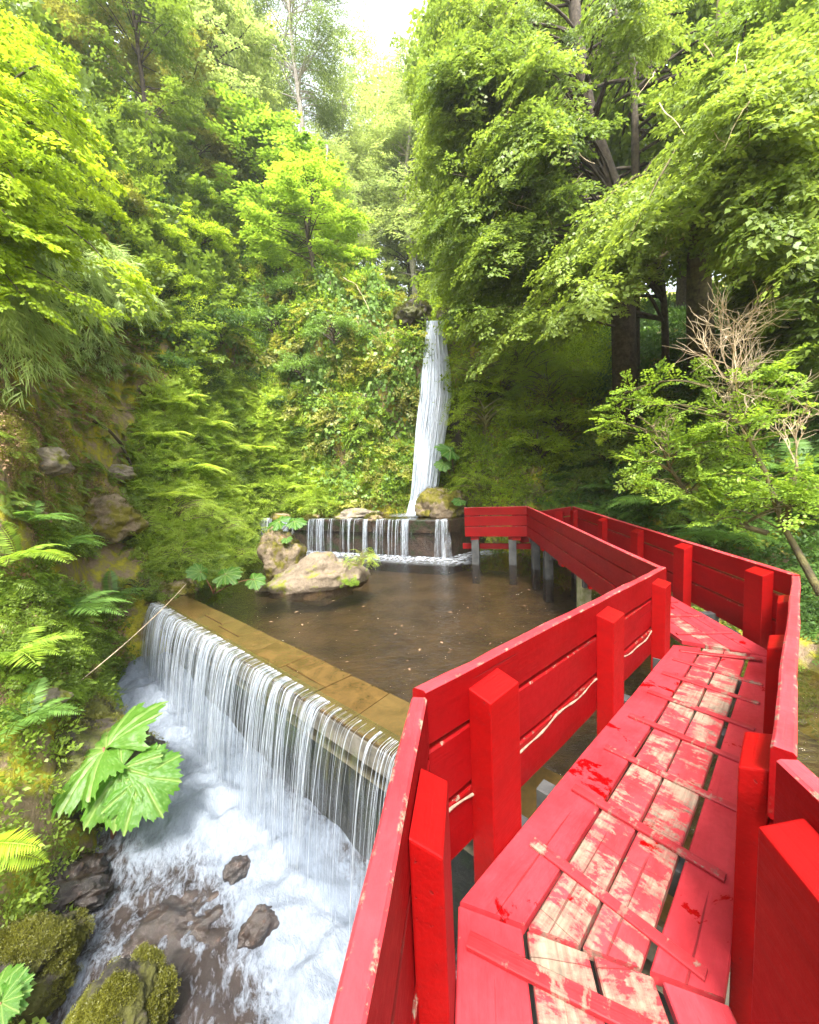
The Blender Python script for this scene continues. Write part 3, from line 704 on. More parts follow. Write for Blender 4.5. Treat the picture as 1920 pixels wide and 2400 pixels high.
def rock_mesh(name, size, seed, sub=5, rough=.28, wedge=0.0, flat_=0.0, freq=1.3):
    bm = bmesh.new(); bmesh.ops.create_icosphere(bm, subdivisions=sub, radius=1)
    sx, sy, sz = size
    for v in bm.verts:
        p = v.co.copy(); q = p*freq+Vector((seed*7.3, seed*3.1, seed*1.7))
        d = 1+rough*noise.fractal(q, .8, 2.1, 6)+rough*.6*noise.noise(q*.7+Vector((5, 5, 5)))
        c = noise.cell(q*1.1)*.0
        x, y, z = p*d
        if flat_: z = math.copysign(abs(z)**(1+flat_), z)
        z *= 1+wedge*x
        v.co = Vector((x*sx, y*sy, z*sz))
    me = bpy.data.meshes.new(name); bm.to_mesh(me); bm.free(); return me
# upper weir
ux = empty('stone_weir', (-2.5, 14.2, .5), 'upper dark wet stone weir below the tall waterfall', 'weir')
m = MB(); k = len(UW)
def offs(i):
    p = Vector(UW[i]); a_ = Vector(UW[max(0, i-1)]); b_ = Vector(UW[min(k-1, i+1)]); t = (b_-a_).normalized(); return p, Vector((-t.y, t.x))
V = []
for i in range(k):
    p, n = offs(i)
    for (q, z) in ((.12, -1.4), (.10, .78), (.0, .80), (-.02, 1.20), (.0, 1.228), (.5, 1.226), (.5, -1.4)):
        V.append((p.x+n.x*q, p.y+n.y*q, z))
Fc = [(i*7+j, (i+1)*7+j, (i+1)*7+j+1, i*7+j+1) for i in range(k-1) for j in range(6)]
m.add(V, Fc); m.build('wall_body', M_WALL2, ux)
def uwp(s):
    L = 0
    for (xa, ya), (xb, yb) in zip(UW[1:-1], UW[2:]):
        d = math.hypot(xb-xa, yb-ya)
        if s <= L+d or (xb, yb) == UW[-1]:
            t = (s-L)/d; tx, ty = (xb-xa)/d, (yb-ya)/d
            return Vector((xa+(xb-xa)*t, ya+(yb-ya)*t, 0)), Vector((ty, -tx, 0))
        L += d
def ucurt(s0, s1, ns, nt, v0, seed, densf):
    V = []; fu = []; fv = []; dd = []
    for i in range(ns):
        s = s0+(s1-s0)*i/(ns-1); p, n = uwp(s); T = math.sqrt(2*1.27/9.8)
        P = [(-.3, 1.243), (-.1, 1.25)] + [(v0*T*t, 1.25-.5*9.8*(T*t)**2) for t in np.linspace(0, 1, nt)]
        for kx, (d, z) in enumerate(P):
            w_ = .03*noise.noise(Vector((s*4, z*2, seed)))
            q = p+n*(d+w_); V.append((q.x, q.y, z)); fu.append(s); fv.append(z); dd.append(densf(s, max(0, (kx-2)/(nt-1))))
    return V, grid_faces(ns, nt+2), fu, fv, dd
def dens2(s, t):
    g = noise.noise(Vector((s*1.9, 11, 0)))*.22 + noise.noise(Vector((s*5.1, 4, 0)))*.10
    return -.12 + g + .10*math.exp(-t*6) + (.22 if s < 1.0 else 0)
cu = empty('weir_cascade', (-2.5, 14, .6), 'broken strings of water dropping over the upper weir behind the pool boulder', 'waterfall')
mkcurtain('water_sheet', [ucurt(0, 9.0, 320, 14, .35, 2, dens2)], M_CURT2, cu)
def p2(s, rg):
    p, n = uwp(s); T = math.sqrt(2*1.27/9.8); v0 = rg.uniform(.3, .6)
    return [p-n*.1+Vector((0, 0, 1.25))] + [p+n*(v0*T*t)+Vector((0, 0, 1.25-.5*9.8*(T*t)**2)) for t in np.linspace(0, 1, 10)], .05
_c2 = [random.uniform(0, 9.0) for _ in range(26)]
mkcurtain('falling_threads', [strands(p2, 230, lambda rg: rg.choice(_c2)+rg.gauss(0, .11)*rg.random(), 10, lambda rg, s: rg.choice((.003, .005, .008, .014)), 9, lambda s, t: .10-.16*t)], M_STRAND, cu)

for i, (x, sz, sd) in enumerate(((1.4, .30, 31), (3.1, .22, 32), (5.9, .26, 33))):
    p_, n_ = uwp(x); o = link('boulder', rock_mesh('boulder', (sz*1.3, sz, sz*.6), sd), M_ROCKMOSS, None, True); o.location = p_-n_*.25+Vector((0, 0, 1.25)); o.rotation_euler = (0, 0, i)
    tag(o, ('mossy stone on the left part of the upper weir crest', 'small stone on the upper weir crest behind the pool boulder', 'mossy stone on the right part of the upper weir crest')[i], 'boulder')
# tall waterfall
edgeL = [(1003, 750), (997, 800), (990, 870), (985, 930), (978, 1000), (973, 1060), (968, 1120), (964, 1165), (955, 1208)]
edgeR = [(1033, 750), (1044, 800), (1054, 870), (1058, 930), (1046, 1000), (1036, 1060), (1030, 1120), (1020, 1165), (1020, 1208)]
def tallfall(off, seed, grow):
    V = []; fu = []; fv = []; dd = []; n1, n2 = 60, 130
    vs = np.linspace(750, 1208, n2)
    for i in range(n1):
        u = i/(n1-1)
        for v in vs:
            l = np.interp(v, [e[1] for e in edgeL], [e[0] for e in edgeL]); r = np.interp(v, [e[1] for e in edgeR], [e[0] for e in edgeR])
            c = (l+r)/2; hw = (r-l)/2*grow; x = c+hw*(2*u-1)
            t = (v-750)/458; y = 16.3-1.7*t**1.4 - off - .30*math.sin(math.pi*u)
            y += .12*noise.noise(Vector((u*5, t*5, seed)))
            p = ony(x, v, y)
            if t < .02: p.y += .5
            V.append(tuple(p)); fu.append(u*1.1); fv.append(p.z*.33)
            ed = min(u, 1-u)*1.3
            dd.append(.30 - .34*math.exp(-ed*9) - .10*t + .16*noise.noise(Vector((u*5, t*4, seed+4)))+.10*noise.noise(Vector((u*13, t*9, seed))) + (.2 if t > .93 else 0))
    return V, grid_faces(n1, n2), fu, fv, dd
tf = empty('waterfall', (.3, 15.5, 1.2), 'tall narrow white waterfall dropping down the ivy cliff into the upper pool', 'waterfall')
mkcurtain('water_column', [tallfall(0, 1, .86)], M_FALL, tf)
mkcurtain('outer_veil', [tallfall(.25, 7, 1.0)], M_CURT2, tf)

def pt(s, rg):
    u = s; k = rg.uniform(.72, 1.06); P = []; off = rg.uniform(.05, .32); ph = rg.uniform(0, 99); v0 = 752+rg.uniform(0, 200)*(rg.random() < .6); v1 = 1208-rg.uniform(0, 160)*(rg.random() < .5)
    for v in np.linspace(v0, min(1207, max(v1, v0+120)), 26):
        l = np.interp(v, [e[1] for e in edgeL], [e[0] for e in edgeL]); r = np.interp(v, [e[1] for e in edgeR], [e[0] for e in edgeR])
        t = (v-750)/458; y = 16.3-1.7*t**1.4-off-.3*math.sin(math.pi*u)
        P.append(ony((l+r)/2+(r-l)/2*k*(2*u-1)+3*noise.noise(Vector((ph, t*5, 0))), v, y))
    return P, .10
mkcurtain('falling_threads', [strands(pt, 330, lambda rg: rg.random(), 26, lambda rg, s: rg.choice((.008, .014, .022, .034)), 21, lambda s, t: .12)], M_STRAND, tf)

rg = np.random.default_rng(77); Vl = []; Fl = []
for k in range(60):
    u_, v_ = rg.uniform(480, 1240), rg.uniform(1345, 1640); p = onz(u_, v_, -.008)
    if (p-W1P(0, .85)).dot(W1.N) < 0: continue
    an = rg.uniform(0, 6.28); L_ = rg.uniform(.02, .055); d = Vector((math.cos(an), math.sin(an), 0))*L_; s_ = Vector((-d.y, d.x, 0))*.35; b0 = len(Vl)
    Vl += [tuple(p-d), tuple(p+s_+Vector((0, 0, .006))), tuple(p+d), tuple(p-s_+Vector((0, 0, .004)))]; Fl.append((b0, b0+1, b0+2, b0+3))
tag(link('floating_leaves', npmesh('floating_leaves', Vl, Fl, {'tint': np.repeat(rg.random(len(Fl)), 4)}), L_LITTER), kind='stuff')

# ------------------------------------------------------------------ rocks
def rock(label, loc, size, mat, seed, rz=0, tilt=(0, 0), cat='boulder', name='boulder', group=None, **kw):
    o = link(name, rock_mesh(name, size, seed, **kw), mat, None, True)
    o.location = loc; o.rotation_euler = (tilt[0], tilt[1], rz); return tag(o, label, cat, group)
rock('big pale porous boulder rising from the pool, high end to the right', (-2.62, 9.95, .12), (1.42, .75, .58), M_TUFA, 1, .06, (0, -.12), wedge=.34, rough=.26)
rock('mossy upright boulder just behind the big pool boulder', (-4.05, 11.6, .5), (.62, .55, .78), M_ROCKMOSS, 2, .4)
rock('low flat brown stone lying in the upper pool', (-2.0, 14.9, 1.28), (.82, .45, .28), M_ROCK, 3, .2, flat_=.3)
rock('tan boulder patched with yellow moss at the right foot of the tall waterfall', (1.25, 13.95, 1.5), (.95, .7, .72), M_ROCKMOSS, 4, .2, (0, -.25))
rock('dark mossy rock at the left of the tall waterfall lip', ony(968, 742, 16.6), (.75, .6, .55), M_DARKROCK, 41)
rock('dark mossy rock at the right of the tall waterfall lip', ony(1078, 742, 16.6), (.75, .6, .6), M_DARKROCK, 42)
rock('dark wet rock ledge behind the middle of the tall waterfall', ony(1075, 985, 15.95), (.55, .45, .9), M_DARKROCK, 43)
rock('round moss-covered stone at the lower edge of the rapids', onz(285, 2395, -1.75), (.33, .32, .36), M_MOSSROCK, 5, sub=6)
rock('dark olive mossy stone at the lower left corner by the rapids', onz(30, 2300, -1.75), (.50, .42, .42), M_MOSSROCK, 6, .5, sub=6)
rock('broad wet brown rock with rapids sliding over it', onz(415, 2240, -2.30), (.62, .50, .36), M_WETROCK, 7, .6, flat_=.1, sub=6, rough=.36)
rock('small wet rock standing in the white rapids', onz(610, 2180, -1.95), (.19, .14, .20), M_WETROCK, 8, .5)
rock('tiny dark wet stone poking out under the weir fall', onz(556, 2040, -1.95), (.15, .13, .14), M_WETROCK, 9, .5)
rock('big dark mossy boulder under the giant leaves beside the rapids', (-5.25, 5.15, -1.35), (1.15, .95, .95), M_DARKROCK, 10, .7)
rock('low brown bank stones at the edge of the rapids below the dark boulder', onz(120, 2110, -1.85), (.5, .42, .28), M_WETROCK, 11, .2, sub=6, rough=.42)
rock('grey stone with moss on the bank above the dark boulder', onr(60, 1655, 7.3), (.42, .36, .26), M_ROCK, 12, .2)
rock('small mossy stone on the bank by the head of the rapids', onr(160, 1600, 8.3), (.36, .3, .2), M_ROCKMOSS, 20, .2)
for i, (u, v, r_, lab, mt) in enumerate(((235, 1215, .95, 'yellow-mossed tan outcrop at the foot of the brown bank slope', M_ROCKMOSS), (95, 1085, .5, 'grey knobbly stone sticking out of the left moss slope', M_ROCK), (270, 1110, .42, 'pale stone half sunk in the slope beside the dark curved twig', M_ROCK), (420, 1385, .5, 'low mossy stone at the left end of the near weir', M_ROCKMOSS))):
    h, n_, d = hit(u, v)
    if h: rock(lab, h+n_*.0, (r_, r_*.7, r_*.6), mt, 13+i, .3*i)

# ------------------------------------------------------------------ foliage toolkit (numpy)
def unit(a): return a/(np.linalg.norm(a, axis=-1, keepdims=True)+1e-9)
class Leaves:
    """arrays of leaves: base point, direction, normal, length, width, tint"""
    def __init__(s): s.a = [[], [], [], [], [], []]
    def add(s, P, D, N, L, W, T):
        P = np.atleast_2d(P); n = len(P)
        for k, x in enumerate((P, D, N)): s.a[k].append(np.broadcast_to(np.asarray(x, float), (n, 3)))
        for k, x in enumerate((L, W, T)): s.a[3+k].append(np.broadcast_to(np.asarray(x, float), (n,)))
    def cat(s): return [np.concatenate(x) for x in s.a]
def leaf_mesh(name, arrs, fold=.12, five=False):
    P, D, N, L, W, T = arrs
    D = unit(D); S = unit(np.cross(N, D)); N = unit(np.cross(D, S))
    Lc = L[:, None]; Wc = W[:, None]
    v0 = P; v1 = P+D*Lc*.42+S*Wc*.5+N*Wc*fold; v2 = P+D*Lc-N*Lc*.06; v3 = P+D*Lc*.42-S*Wc*.5+N*Wc*fold
    V = np.stack([v0, v1, v2, v3], 1).reshape(-1, 3); n = len(P)
    Fq = np.arange(n*4).reshape(n, 4)
    return npmesh(name, V, Fq, {'tint': np.repeat(np.clip(T, 0, 1), 4)})
def scatter(protos, T, R, S, rng, tvar=.5, ttop=None):
    """place proto leaf arrays at K transforms"""
    out = [[] for _ in range(6)]; K = len(T); pick = rng.integers(0, len(protos), K); st = rng.random(K) if ttop is None else ttop
    for q, pr in enumerate(protos):
        ix = np.where(pick == q)[0]
        if not len(ix): continue
        P, D, N, L, W, Ti = pr; M = len(P)
        r = R[ix]; s = S[ix]
        out[0].append((np.einsum('kij,mj->kmi', r, P)*s[:, None, None]+T[ix][:, None, :]).reshape(-1, 3))
        out[1].append(np.einsum('kij,mj->kmi', r, D).reshape(-1, 3)); out[2].append(np.einsum('kij,mj->kmi', r, N).reshape(-1, 3))
        out[3].append((s[:, None]*L[None]).ravel()); out[4].append((s[:, None]*W[None]).ravel())
        out[5].append(((1-tvar)*np.broadcast_to(Ti, (len(ix), M))+tvar*st[ix][:, None]).ravel())
    return [np.concatenate(o) for o in out]
def frames(D, upv):
    D = unit(np.asarray(D, float)); S = unit(np.cross(np.broadcast_to(upv, D.shape), D)); N = np.cross(D, S)
    return np.stack([D, S, N], -1)
def jit(rng, n, s): return rng.normal(0, s, (n, 3))
def mk_spray(seed, nside=9, per=5, spread=50, leafL=.10, leafW=.07, droop=.25, side=.45, nj=.35):
    rng = np.random.default_rng(seed); lv = Leaves()
    for i in range(nside):
        t = .08+.9*i/(nside-1)
        for sg in (1, -1):
            an = math.radians(spread*(1-.35*t)+rng.normal(0, 8))*sg; sl = side*(1-.62*t)*rng.uniform(.7, 1.25)
            dx = np.array([math.cos(an), math.sin(an), rng.normal(-.05, .12)])
            q = np.linspace(.12, 1, per)[:, None]
            base = np.array([t, 0, -droop*t*t+.06*math.sin(t*6+seed)])
            P = base+dx*q*sl; P[:, 2] -= droop*.5*(q[:, 0]*sl)**1.5; P += jit(rng, per, .012)
            la = an+np.where(np.arange(per) % 2 == 0, 1, -1)*math.radians(38)+rng.normal(0, .25, per)
            D = np.stack([np.cos(la), np.sin(la), rng.normal(-.22, .25, per)], -1)
            N = np.array([0, 0, 1])+jit(rng, per, nj)
            lv.add(P, D, N, leafL*rng.uniform(.7, 1.25, per), leafW*rng.uniform(.75, 1.2, per), rng.random(per))
    return lv.cat()
def mk_clump(seed, n=60, leafL=.16, leafW=.11, flat_=.7):
    rng = np.random.default_rng(seed); d = unit(rng.normal(0, 1, (n, 3))); r = rng.uniform(.25, 1, (n, 1))**.6*.5
    P = d*r*np.array([1, 1, flat_])+np.array([.35, 0, 0]); D = unit(d+np.array([.3, 0, -.15])+jit(rng, n, .4)); N = np.array([0, 0, 1])+d*.5+jit(rng, n, .35)
    lv = Leaves(); lv.add(P, D, N, leafL*rng.uniform(.65, 1.3, n), leafW*rng.uniform(.7, 1.2, n), rng.random(n)*.7+.3*(d[:, 2]*.5+.5)); return lv.cat()
def mk_bamboo(seed, n=70, L=.42, W=.028):
    rng = np.random.default_rng(seed); t = rng.random(n)**.8; P = np.stack([t, rng.normal(0, .07, n), .25*np.sin(t*2.2)-.62*t**2.2+rng.normal(0, .05, n)], -1)
    sg = np.sign(rng.normal(0, 1, n)); D = unit(np.stack([rng.uniform(.5, 1, n), sg*rng.uniform(.15, .75, n), rng.normal(-.55, .35, n)], -1))
    N = np.array([0, 0, 1])+jit(rng, n, .5); lv = Leaves(); lv.add(P, D, N, L*rng.uniform(.5, 1.1, n), W*rng.uniform(.7, 1.3, n), rng.random(n)); return lv.cat()
def mk_frond(seed, npair=20, wid=.30, curl=.5, W=.055):
    rng = np.random.default_rng(seed); lv = Leaves()
    for i in range(npair):
        t = .10+.9*i/(npair-1); p = np.array([t*(1-.12*t), 0, .42*t-curl*t*t*1.15]); L = wid*math.sin(math.pi*(.16+.80*t))**.8*rng.uniform(.9, 1.08)
        for sg in (1, -1):
            D = np.array([.38, sg, -.28+rng.normal(0, .08)]); lv.add(p, D, np.array([-.15+t*.3, 0, 1])+jit(rng, 1, .1)[0], L, W*(1.15-.5*t), rng.random()*.6+.2)
    tt = np.linspace(0, .92, 9); R0 = np.stack([tt*(1-.12*tt), 0*tt, .42*tt-curl*tt*tt*1.15], -1); lv.add(R0[:-1], np.diff(R0, axis=0), np.array([0, 0, 1.0]), .16, .016, .75)
    lv.add(np.array([[.9, 0, .42*.9-curl*.93]]), np.array([1, 0, -.6]), np.array([.3, 0, 1]), .1, W, .5)
    return lv.cat()
def mk_ivy(seed, n=14, L=.16):
    rng = np.random.default_rng(seed); P = np.stack([rng.normal(0, .35, n), rng.normal(0, .35, n), rng.uniform(.02, .22, n)], -1)
    an = rng.normal(-math.pi/2, 1.0, n); D = np.stack([np.cos(an), np.sin(an), rng.normal(-.1, .25, n)], -1); N = np.array([0, 0, 1])+jit(rng, n, .38)
    lv = Leaves(); lv.add(P, D, N, L*rng.uniform(.6, 1.3, n), L*.85*rng.uniform(.7, 1.2, n), rng.random(n)); return lv.cat()
SPRAY = [mk_spray(i) for i in range(5)]
SPRAYF = [mk_spray(20+i, 8, 4, 48, .13, .10, .2) for i in range(4)]
FINE = [mk_spray(30+i, 11, 6, 40, .07, .026, .35, .40, .5) for i in range(4)]
CLUMP = [mk_clump(40+i) for i in range(4)]
CLUMPB = [mk_clump(50+i, 34, .30, .24) for i in range(3)]
BAMB = [mk_bamboo(60+i) for i in range(4)]
FROND = [mk_frond(70+i) for i in range(4)]
FRONDB = [mk_frond(80+i, 26, .24, .55, .042) for i in range(3)]
IVY = [mk_ivy(90+i) for i in range(4)]
CONI = [mk_spray(100+i, 12, 6, 62, .085, .030, .30, .42, .5) for i in range(4)]
def mk_plume(seed):           # feathery ground fern: three low fronds
    rng = np.random.default_rng(seed); a = []
    for k in range(3):
        P, D, N, L, W, T = mk_frond(seed*3+k, 11, .34, .62, .10); an = 2.1*k+rng.normal(0, .4); c, s_ = math.cos(an), math.sin(an)
        R = np.array([[c, -s_, 0], [s_, c, 0], [0, 0, 1]]); a.append([P@R.T, D@R.T, N@R.T, L, W, T])
    return [np.concatenate([x[k] for x in a]) for k in range(6)]
PLUME = [mk_plume(120+i) for i in range(4)]

def bez(a, b, c, n):
    t = np.linspace(0, 1, n)[:, None]; return (1-t)**2*a+2*t*(1-t)*b+t*t*c
def branches(trunk, targets, protos, rng, per=11, slen=(.7, 1.2), lift=.25, sag=.15, r0=.06, start=(.05, .98), inner=.35, outjit=.5, droopd=-.25, rise=.45):
    """limbs from a trunk polyline to targets with sprays along their outer part -> (limb MB, spray transforms)"""
    trunk = np.asarray(trunk, float); mb = MB(); T = []; D = []; S = []; tt = []
    seg = np.concatenate([[0], np.cumsum(np.linalg.norm(np.diff(trunk, axis=0), axis=1))]); seg /= seg[-1]
    ts = np.linspace(0, 1, 40); tp = np.stack([np.interp(ts, seg, trunk[:, k]) for k in range(3)], -1)
    for g in targets:
        g = np.asarray(g, float); ok = (ts >= start[0]) & (ts <= start[1])
        hd = np.linalg.norm(tp[:, :2]-g[:2], axis=1); sc_ = max(1e-6, np.linalg.norm(trunk[-1]-trunk[0])); d = np.abs(tp[:, 2]-(g[2]-rise*hd))+.15*hd; d[~ok] = 1e9; a = tp[int(np.argmin(d+rng.random(40)*.12*sc_))]
        L = np.linalg.norm(g-a); mid = (a+g)/2+np.array([0, 0, lift*L*rng.uniform(-.4, 2.2)])+rng.normal(0, .08*L, 3)
        c = bez(a, mid, g, 9); c[:, 2] -= sag*L*np.linspace(0, 1, 9)**3
        rr = np.linspace(min(r0, .02+.012*L), min(.006, r0*.4), 9); mb.tube([tuple(p) for p in c], rr, 5)
        n = max(3, int(per*max(.5, min(1.6, L/2.5)))); q = inner+(1-inner)*rng.random(n)**.7; q[0] = 1.0
        P = np.stack([np.interp(q*8, np.arange(9), c[:, k]) for k in range(3)], -1)
        tang = unit(g-a+np.array([0, 0, -.2*L])); side = unit(np.cross(tang, [0, 0, 1.0]))
        dd = tang[None]*rng.uniform(.3, 1, (n, 1))+side[None]*rng.choice([-1, 1], (n, 1))*rng.uniform(.1, 1, (n, 1))+np.array([0, 0, droopd])+rng.normal(0, .28*outjit, (n, 3))
        T.append(P); D.append(dd); S.append(rng.uniform(*slen, n)*(1.1-.25*q)); tt.append(np.clip(rng.random()*.6+rng.random(n)*.4, 0, 1))
    T = np.concatenate(T); D = np.concatenate(D); S = np.concatenate(S); tt = np.concatenate(tt)
    up_ = np.array([0, 0, 1.0])+rng.normal(0, .22, (len(T), 3))
    return mb, T, frames(D, up_), S, tt
def grow(parent, trunk, trunk_r, targets, protos, lmat, bmat, seed, tvar=.55, **kw):
    rng = np.random.default_rng(seed)
    mb, T, R, S, tt = branches(trunk, targets, protos, rng, **kw)
    tm = MB(); n = len(trunk); tm.tube([tuple(p) for p in trunk], np.linspace(trunk_r, trunk_r*.28, n), 10, .10)
    tm.build('trunk', bmat, parent, True); mb.build('branches', bmat, parent, True)
    link('crown', leaf_mesh('crown', scatter(protos, T, R, S, rng, tvar, tt)), lmat, parent)

# prototypes for copies: a list of (part name, mesh, material)
def proto_shrub(seed, protos, lmat, smat, nb=26, per=7, rad_=1.0, zc=(.1, 1.0), slen=(.34, .55), hang=False, lift=.25, tvar=.55):
    rng = np.random.default_rng(seed); tg = []
    for i in range(nb):
        an = rng.random()*2*math.pi; el = rng.random(); r_ = rad_*math.sqrt(rng.uniform(.12, 1))
        z = zc[0]+(zc[1]-zc[0])*math.sqrt(max(0, 1-(r_/rad_)**2))*rng.uniform(.55, 1)
        if hang: z = rng.uniform(-.9, .45); r_ = rad_*rng.uniform(.35, .8)
        tg.append((r_*math.cos(an), r_*math.sin(an), z))
    trunk = [(0, 0, -.12), (.03, .02, .12), (-.02, .03, .32), (.02, -.02, .5 if not hang else .35)]
    mb, T, R, S, tt = branches(trunk, tg, protos, rng, per=per, slen=slen, r0=.03, start=(.1, 1), inner=.3, lift=lift, sag=.1)
    mb.tube(trunk, [.05, .045, .035, .02], 6)
    lm = leaf_mesh('foliage', scatter(protos, T, R, S, rng, tvar, tt))
    sm = bpy.data.meshes.new('stems'); sm.from_pydata(mb.v, [], mb.f)
    return [('foliage', lm, lmat), ('stems', sm, smat)]
def proto_tree(seed, protos, lmat, bmat, nb=46, per=11, crown=(.22, 1.0), rad_=.26, slen=(.085, .14), conic=False, r0=.016, lean=.05, tvar=.55, droopd=-.2, limb=.0035):
    rng = np.random.default_rng(seed); trunk = [(lean*math.sin(i*1.3+seed)*.5*(i/7), lean*math.cos(i*.9+seed)*.5*(i/7), i/7*.97-.03) for i in range(8)]
    tg = []
    for i in range(nb):
        u = rng.random(); z = crown[0]+(crown[1]-crown[0])*u
        rr = rad_*((1-u)*.95+.08 if conic else math.sqrt(max(.03, 1-(2*u-.9)**2)*.9)); an = rng.random()*6.283
        k = math.sqrt(rng.uniform(.25, 1)); tg.append((rr*k*math.cos(an), rr*k*math.sin(an), z))
    mb, T, R, S, tt = branches(trunk, tg, protos, rng, per=per, slen=slen, r0=limb, start=(.15, 1), inner=.3, lift=.12, sag=.06, droopd=droopd)
    mb.v = [v for v in mb.v]
    tm = MB(); tm.tube(trunk, np.linspace(r0, r0*.3, 8), 8, .08)
    a = bpy.data.meshes.new('trunk'); a.from_pydata(tm.v, [], tm.f); b = bpy.data.meshes.new('branches'); b.from_pydata(mb.v, [], mb.f)
    return [('trunk', a, bmat), ('branches', b, bmat), ('crown', leaf_mesh('crown', scatter(protos, T, R, S, rng, tvar, tt)), lmat)]
def put(name, proto, loc, scale, label, cat, group=None, rz=None, tilt=(0, 0)):
    e = empty(name, loc, label, cat, group); e.rotation_euler = (tilt[0], tilt[1], random.uniform(0, 6.28) if rz is None else rz)
    e.scale = (scale,)*3 if isinstance(scale, (int, float)) else scale
    for pn, me, mt in proto:
        o = bpy.data.objects.new(pn, me); COL.objects.link(o); o.parent = e
        if not me.materials: me.materials.append(mt)
        elif me.materials[0] != mt:
            o.material_slots[0].link = 'OBJECT'; o.material_slots[0].material = mt
    return e

# ------------------------------------------------------------------ ground cover sampled on the terrain
tri = np.concatenate([TF[:, [0, 1, 2]], TF[:, [0, 2, 3]]]); A_, B_, C_ = (TV2[tri[:, k]] for k in range(3))
tn = np.cross(B_-A_, C_-A_); ta = np.linalg.norm(tn, axis=1); tn = tn/(ta[:, None]+1e-12)
cen = (A_+B_+C_)/3; rr_ = np.hypot(cen[:, 0], cen[:, 1]); azc = np.degrees(np.arctan2(cen[:, 0], cen[:, 1]))
wgt = ta/np.maximum(rr_, 4)**1.6*((np.abs(azc) < 64) & (rr_ < 42) & (cen[:, 2] > -1.9)); wgt /= wgt.sum()
_o = np.stack([-cen[:, 0]/rr_*.8, -cen[:, 1]/rr_*.8, np.ones(len(cen))], -1); tn[(tn*_o).sum(1) < 0] *= -1
rngc = np.random.default_rng(5)
def sample(n):
    ix = rngc.choice(len(tri), n, p=wgt); u = rngc.random((n, 1)); v = rngc.random((n, 1)); f = u+v > 1; u = np.where(f, 1-u, u); v = np.where(f, 1-v, v)
    return A_[ix]+(B_[ix]-A_[ix])*u+(C_[ix]-A_[ix])*v, tn[ix]
SP, SN = sample(260000); SU, SVv, SW = proj(SP); SR = np.hypot(SP[:, 0], SP[:, 1])
SNZ = np.array([noise.noise(Vector(p)*.7) for p in SP])
def inpoly(poly, px, py):
    c = np.zeros(len(px), bool); q = len(poly)
    for i in range(q):
        xa, ya = poly[i]; xb, yb = poly[i-1]
        c ^= ((ya > py) != (yb > py)) & (px < (xb-xa)*(py-ya)/(yb-ya+1e-12)+xa)
    return c
CARPET = [(330, 990), (390, 880), (560, 890), (690, 940), (760, 1050), (800, 1195), (640, 1215), (560, 1340), (490, 1385), (330, 1340), (290, 1160)]
IVYP = [(540, 560), (700, 520), (980, 600), (1000, 1000), (960, 1160), (790, 1190), (760, 1050), (690, 940), (560, 890), (500, 800)]
MOSSP = [(-200, 700), (250, 740), (390, 880), (330, 990), (290, 1160), (200, 1230), (-200, 1260)]
BANKP = [(-300, 1260), (200, 1230), (290, 1160), (330, 1340), (490, 1385), (400, 1440), (250, 1620), (-300, 1800)]
RFALL = [(1030, 700), (1400, 740), (1400, 960), (1260, 1190), (1000, 1200), (1050, 1000)]
RSLOPE = [(1260, 1190), (1400, 960), (1400, 740), (2400, 700), (2400, 1700), (1860, 1500), (1340, 1180)]
TOPL = [(-400, -400), (620, -400), (640, 560), (500, 800), (390, 880), (250, 740), (-400, 700)]
front = SW > .5
def cover(name, sel, n, protos, size, mat, mode='up', lift=.0, seed=1, tvar=.5, grow_r=True, label=None, patch=None):
    rng = np.random.default_rng(seed); ix = np.where(sel & front)[0]
    if patch is not None: ix = ix[SNZ[ix] > patch] if patch < 1 else ix[SNZ[ix] < patch-1.5]
    if len(ix) > n: ix = rng.choice(ix, n, False)
    T = SP[ix]; N = SN[ix]; K = len(ix)
    if mode == 'hug':      # leaves lie along the surface
        R = frames(np.cross(N, rng.normal(0, 1, (K, 3))), N); R = np.stack([R[..., 0], np.cross(N, R[..., 0]), N], -1)
        down = unit(np.array([0, 0, -1.0])-N*(-N[:, 2:3])); yy = -down; R = np.stack([np.cross(yy, N), yy, N], -1)
    elif mode == 'out':    # sprays reach out and up from the slope
        d = N*.7+np.array([0, 0, .45])+rng.normal(0, .5, (K, 3)); R = frames(d, N*.6+np.array([0, 0, 1.0])+rng.normal(0, .3, (K, 3)))
    elif mode == 'hang':
        d = N*.6+np.array([0, 0, -.5])+rng.normal(0, .3, (K, 3)); R = frames(d, N+np.array([0, 0, .3]))
    else:
        d = np.stack([*rng.normal(0, 1, (2, K)), np.zeros(K)], -1); u_ = N*.5+np.array([0, 0, .7])+rng.normal(0, .15, (K, 3)); R = frames(d, unit(u_)); R = np.stack([R[..., 0], R[..., 1], R[..., 2]], -1)
    S = rng.uniform(*size, K)*(np.clip(SR[ix]/14, .45, 2.2) if grow_r else 1)
    tt = np.clip(.42+1.3*SNZ[ix]+rng.normal(0, .28, K), 0, 1)
    o = link(name, leaf_mesh(name, scatter(protos, T+N*lift, R, S, rng, tvar, tt)), mat)
    return tag(o, kind='stuff')
P_ = lambda poly: inpoly(poly, SU, SVv)
cover('fern_carpet', P_(CARPET), 1700, PLUME, (.4, .75), L_CARPET, 'out', .02, 1)
cover('fern_carpet', P_(CARPET), 1100, FINE, (.45, .85), L_CARPET, 'out', .05, 2)
cover('fern_carpet', P_(CARPET), 900, CLUMP, (.3, .55), L_CARPET, 'out', .05, 22)
cover('ivy', P_(IVYP), 6500, IVY, (.55, 1.0), L_IVY, 'hug', .02, 3, patch=-.3)
cover('undergrowth', P_(IVYP), 1500, SPRAYF, (.45, .9), L_OLIVE, 'hang', .02, 4, patch=-.1)
